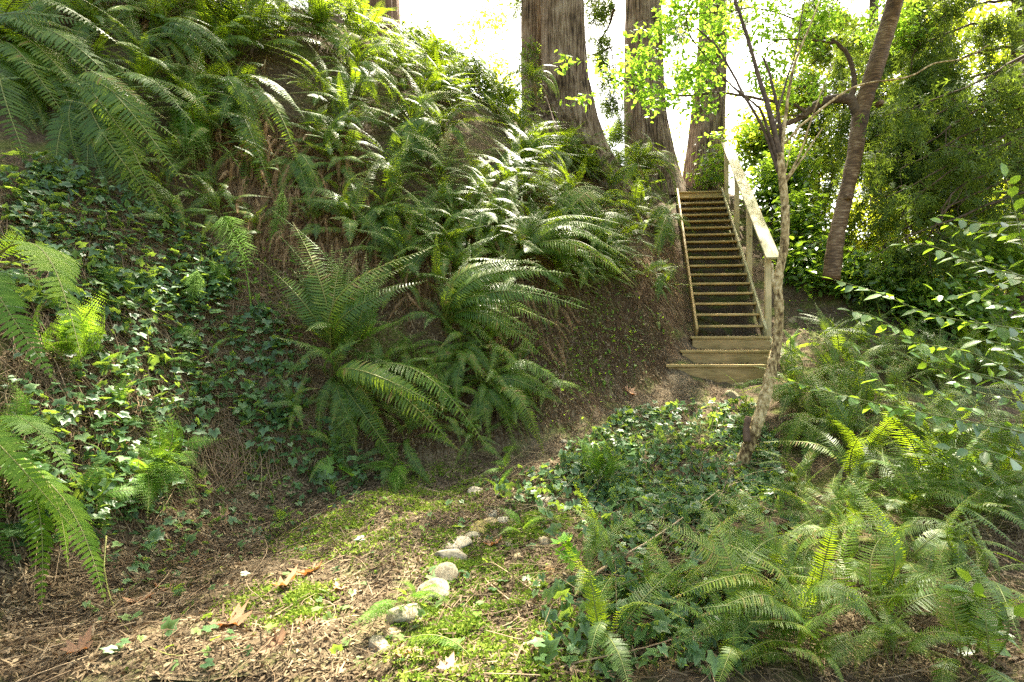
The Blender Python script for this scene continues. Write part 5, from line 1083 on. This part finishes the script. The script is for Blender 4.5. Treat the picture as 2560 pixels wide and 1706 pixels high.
cypress('cypress_tree', (pt(2700, 700, 7.5)[0], 7.6, 0), T0(7.6, 2720), [[(2700, 120 + 40 * k, 7.6), (2560, 140 + 42 * k, 7.6), (2400, 220 + 40 * k, 7.6), (2240 + random.randint(-60, 90), 300 + 42 * k + random.randint(-30, 30), 7.7)] for k in range(9)], "tangle of bare brown cypress branches reaching in from the right edge", nspr=34)
cypress('cypress_tree', (pt(2150, 700, 13)[0], 13, 0), T0(13, 2190), [[(2190, -100 + 80 * k, 13), (2120, -90 + 80 * k, 12.8), (2050, -20 + 82 * k, 12.7), (1990 + random.randint(-30, 30), 60 + 80 * k, 12.6)] for k in range(7)], "green cypress further back, left of the cherry trunk", nspr=95)
# cedar crowns out of view, shaped to shade the slope, plus hanging sprays
def crown_for(key, blobs, n, m='cypress', cull=None, low=None):
    e, base = TREES[key]; mb, c = crown_mesh(blobs, n, SPRAY, (.26, .46), 0, sub=9, spread=.28, droop=.5, cull=cull)
    if low:
        m2, c2 = crown_mesh(low, 900, SPRAY, (.14, .26), 0, sub=9, spread=.12, droop=1.3); mb.V += [v for v in m2.V]
        for k_, l in m2.Fc.items(): mb.Fc.setdefault(k_, []).extend([f + mb.n for f in l])
        mb.n += m2.n; c = np.concatenate([c, c2[::3]])
    base_ = np.array([[TREES[key][1][0], TREES[key][1][1], z] for z in np.linspace(8.5, 15, 12)])
    twigs_to(mb, base_, c[::8], .03, 1, .3, 8)
    o = mb.obj('crown', [M[m], M['branch']], e); o.location = -base
SUNNY = [(560, 900, .5), (600, 1020, .35), (640, 1580, .4), (850, 1620, .5), (1050, 1660, .5), (1050, 1500, .3), (900, 1400, .4), (1080, 1260, .35), (820, 620, .4), (1000, 300, .8), (760, 60, 1.0), (1380, 230, .6), (1480, 380, .5), (1000, 680, .5), (1480, 1190, .25), (1880, 1010, .3), (1750, 990, .3), (2200, 1370, .35), (2060, 1250, .35), (1050, 430, .5), (480, 150, .6), (2060, 1620, .3), (1900, 600, .4),
         (1600, 480, .5), (1450, 600, .35), (300, 900, .2), (240, 1250, .3), (1330, 1250, .3), (700, 300, .3), (1250, 1470, .25), (1780, 1100, .3), (2000, 960, .3), (900, 560, .3), (320, 120, .35), (1240, 180, .5), (2150, 1000, .25), (2330, 950, .25)]
SP = np.array([hit1(u, v) for u, v, r in SUNNY]); SR = np.array([r for *_, r in SUNNY]); ok_ = ~np.isnan(SP[:, 0]); SP, SR = SP[ok_], SR[ok_]
def cull(c):  # drops crown clumps between the sun and the spots meant to be lit
    d = c[:, None] - SP[None]; t = d @ SUN; perp = np.linalg.norm(d - t[..., None] * SUN, axis=-1)
    hitg = (perp < SR[None] + .12).any(1)
    low = c[:, 2] < 1.5 + .70 * c[:, 1] + .6
    return ~(hitg | low)
EX = [(pt(2280, 580, 10.2), 1.0), (pt(2420, 600, 10), 1.0), (pt(2180, 640, 10.2), .7), (pt(2520, 560, 9.8), .8), (pt(1980, 480, 11), .8), (pt(1600, 200, 7.1), .6), (pt(1760, 180, 7.6), .6), (pt(2440, 1050, 3.9), .3), (pt(850, 120, 8.5), .8), (pt(1250, 560, 6.8), .5)]  # foliage that also gets sun gaps cut into the crowns
SP = np.concatenate([SP, np.array([e_[0] for e_ in EX])]); SR = np.concatenate([SR, [e_[1] for e_ in EX]])
crown_for('a', [[-4.5, 9.6, 11.5, 3.4, 3.4, 2.6], [-6.5, 7.0, 9.5, 2.6, 2.4, 1.8]], 2100, cull=cull)
crown_for('b', [[-1.0, 10.6, 12, 2.8, 3.4, 2.4], [-1.5, 7.5, 9.5, 2.6, 2.2, 1.6]], 2500, cull=cull, low=[bl(1500, 20, 11.4, 36, 40, .3), bl(1500, 110, 11.4, 26, 70, .3), bl(1525, 230, 11.4, 20, 70, .3), bl(1290, 10, 11.4, 16, 30, .2)])
crown_for('c', [[1.6, 11.4, 12.4, 2.8, 3.2, 2.4], [1.2, 6.6, 8.8, 2.6, 2.0, 1.5]], 2400, cull=cull, low=[bl(1690, 60, 12.6, 34, 60, .3), bl(1545, 330, 12.6, 14, 50, .3), bl(1705, 200, 12.8, 20, 60, .3), bl(1850, 30, 12.8, 40, 50, .3)])
crown_for('d', [[4.2, 12.4, 13, 3.0, 3.2, 2.4], [4.4, 8.4, 10.2, 2.8, 2.4, 1.7], [3.6, 5.2, 7.6, 2.4, 1.6, 1.3], [6.0, 6.0, 8.4, 2.2, 2.2, 1.3]], 4600, cull=cull)  # unseen forward lumps added to shade the right side

# ivy mound on the skyline, ivy on the left stem of the double cedar
shrub('ivy_mound', (-3.0, 9.6, 0), [bl(1040, 110, 9.6, 55, 40, .4), bl(1110, 150, 9.6, 60, 45, .4), bl(1180, 200, 9.6, 60, 35, .4), bl(1020, 170, 9.3, 50, 40, .4), bl(1250, 235, 9.8, 50, 25, .3)], 6500, LEAF, (.05, .09), 'ivy', "dark bushy ivy mound on the skyline between the dark trunk and the double cedar", 'ivy bush', stems=4, sr=.012, spread=.12)
shrub('ivy_climber', (pt(1325, 300, 11.2)[0], 11.1, 0), [bl(1330, 130, 11.15, 28, 30, .1), bl(1318, 180, 11.15, 30, 30, .1), bl(1330, 240, 11.1, 38, 40, .15)], 900, LEAF, (.05, .08), 'ivy', "ivy climbing the thinner left stem of the double cedar", 'ivy', stems=3, sr=.01, spread=.08)
shrub('ivy_climber', (pt(1520, 400, 12.2)[0], 12.4, 0), [bl(1515, 350, 12.2, 28, 40, .3), bl(1540, 330, 12.2, 18, 20, .2)], 900, LEAF, (.05, .08), 'ivy', "dark ivy clump in the gap between the double cedar and the middle trunk", 'ivy', stems=3, sr=.01, spread=.1)

# long laurel shoots reaching in from the right edge: one shrub
lb = pt(2800, 1180, 4.2); lb[2] = H(lb[0], lb[1]); ls = empty('laurel_shrub', lb); tag(ls, "laurel whose long arching shoots of large glossy leaves reach in from the right edge", 'shrub')
def laurel_branch(L, ll, lab=None, gap=.055, r=.007):
    P = px_line(L); C = smooth_line(P, 60); s = np.concatenate([[0], np.cumsum(np.linalg.norm(np.diff(C, axis=0), axis=1))]); tot = s[-1]
    m1 = MB(); m1.tube(C - lb, np.linspace(r, r * .3, 60), 6); b = m1.obj('branch', [M['stem']], ls, smooth=True)
    k = int(tot / gap); q = np.linspace(tot * .08, tot, k); Pk = np.stack([np.interp(q, s, C[:, i]) for i in range(3)], -1); T = unit(np.stack([np.interp(q, s, np.gradient(C[:, i])) for i in range(3)], -1))
    sg = np.where(np.arange(k) % 2 == 0, 1, -1)[:, None]; side = unit(np.cross(T, [0, 0, 1.])) * sg
    up_ = np.array([0, 0, 1.]); d = unit(side * .75 + T * .55 + rng.normal(size=(k, 3)) * .22 - up_ * rng.uniform(.0, .7, (k, 1))); d[-1] = T[-1]
    nv = unit(up_ + side * .25 + np.array([0, -.5, 0]) + rng.normal(size=(k, 3)) * .3)
    mb = MB(); w_ = np.sin(np.linspace(.5, 2.8, k)); L_ = ll * rng.uniform(.75, 1.15, k) * (.75 + .25 * w_)
    TV, TF = LEAF; T2 = TV * [1, 1.15, 1]; scatter(mb, (T2, TF), Pk + d * .008 - lb, frames(d, nv), L_ * 1.1)
    mb.obj('leaves', [M['laurel']], b)
    return b
for L in [[(2700, 1120, 4.0), (2560, 1082, 3.9), (2400, 1050, 3.85), (2234, 1017, 3.8), (2111, 990, 3.8), (2012, 963, 3.8), (1955, 950, 3.8)], [(2700, 1010, 4.1), (2560, 961, 4), (2425, 929, 4), (2310, 875, 4), (2234, 818, 4), (2173, 787, 4), (2128, 778, 4)],
          [(2700, 850, 4.3), (2560, 825, 4.2), (2387, 799, 4.2), (2310, 780, 4.2), (2234, 749, 4.2), (2177, 726, 4.2), (2085, 700, 4.2)], [(2700, 740, 4.4), (2560, 692, 4.4), (2464, 669, 4.4), (2368, 630, 4.4), (2310, 611, 4.4), (2262, 612, 4.4)],
          [(2330, 1060, 3.85), (2238, 998, 3.9), (2196, 944, 3.9), (2154, 890, 3.9)], [(2640, 800, 4.0), (2560, 620, 4.0), (2540, 540, 4.0), (2515, 445, 4.0)], [(2700, 1200, 3.6), (2560, 1160, 3.6), (2480, 1130, 3.6), (2380, 1120, 3.6)], [(2640, 760, 3.9), (2555, 700, 3.9), (2480, 720, 3.9), (2400, 740, 3.9)],
          [(2640, 1000, 3.8), (2560, 900, 3.8), (2500, 860, 3.8), (2440, 850, 3.8)], [(2640, 620, 4.0), (2560, 560, 4), (2470, 560, 4), (2390, 545, 4)]]:
    laurel_branch(L, .135)
for k in range(9):
    v_ = 560 + 75 * k; y_ = 4.6 - .08 * k
    laurel_branch([(2700, v_ + 130, y_), (2560, v_ + random.randint(40, 90), y_ - .05), (2430, v_ + random.randint(-10, 40), y_ - .05), (2330 + random.randint(-60, 60), v_ + random.randint(-60, 20), y_)], .105)
sp_b = hit1(2440, 1640); lb = sp_b; ls = empty('laurel_sprig', sp_b); tag(ls, "small upright glossy laurel sprig among the ferns in the bottom right", 'sprig')
laurel_branch([(2440, 1640, sp_b[1]), (2455, 1560, sp_b[1] - .1), (2440, 1500, sp_b[1] - .15), (2420, 1460, sp_b[1] - .18)], .11, gap=.03)
laurel_branch([(2450, 1600, sp_b[1] - .05), (2490, 1560, sp_b[1] - .15), (2530, 1540, sp_b[1] - .2)], .11, gap=.03)

# pebbles and clods showing in the bare bank and the path edge
mbp = MB(); ico = bpy.data.meshes.new('tmp'); import bmesh as _bm
_b = _bm.new(); _bm.ops.create_icosphere(_b, subdivisions=1, radius=.5)
IV_ = np.array([list(v.co) for v in _b.verts]); IF_ = np.array([[v.index for v in f.verts] for f in _b.faces]); _b.free(); bpy.data.meshes.remove(ico)
for poly, n, sz in [([(1250, 760), (1600, 640), (1690, 860), (1480, 1010), (1250, 1060)], 700, (.01, .045)), ([(1150, 1200), (1500, 1250), (1450, 1650), (1150, 1650)], 260, (.01, .035)), ([(0, 1400), (900, 1200), (1100, 1300), (500, 1706), (0, 1706)], 260, (.01, .03)), ([(1500, 950), (1800, 950), (1800, 1040), (1480, 1060)], 120, (.012, .035))]:
    P = scatter_px(poly, n); k = len(P)
    for q in range(4):
        sel = np.arange(q, k, 4); T_ = IV_ * (1 + .35 * rng.normal(size=(len(IV_), 1)).clip(-1, 1)) * [1, .8, .65]
        scatter(mbp, (T_, [IF_]), P[sel] + [0, 0, .004], frames(rng.normal(size=(len(sel), 3)), rng.normal(size=(len(sel), 3)) * .4 + [0, 0, 1.]), rng.uniform(*sz, len(sel)))
o = mbp.obj('gravel', [M['stone']], smooth=False); o.color = (.75, .66, .5, 1); tag(o, "small pebbles and clods stuck in the bare soil", 'gravel', kind='stuff')
for L, r_, lab in [([(1400, 1010), (1402, 960), (1412, 920), (1420, 880)], .016, "thick dark root end hanging down the bare bank"), ([(1560, 760), (1590, 830), (1580, 880)], .007, "thin root curling out of the bank left of the lower steps"), ([(1330, 800), (1400, 850), (1480, 860)], .006, "thin root running across the bare bank")]:
    stick(L, r_, lab, 'branch', name='exposed_root', cat='root')
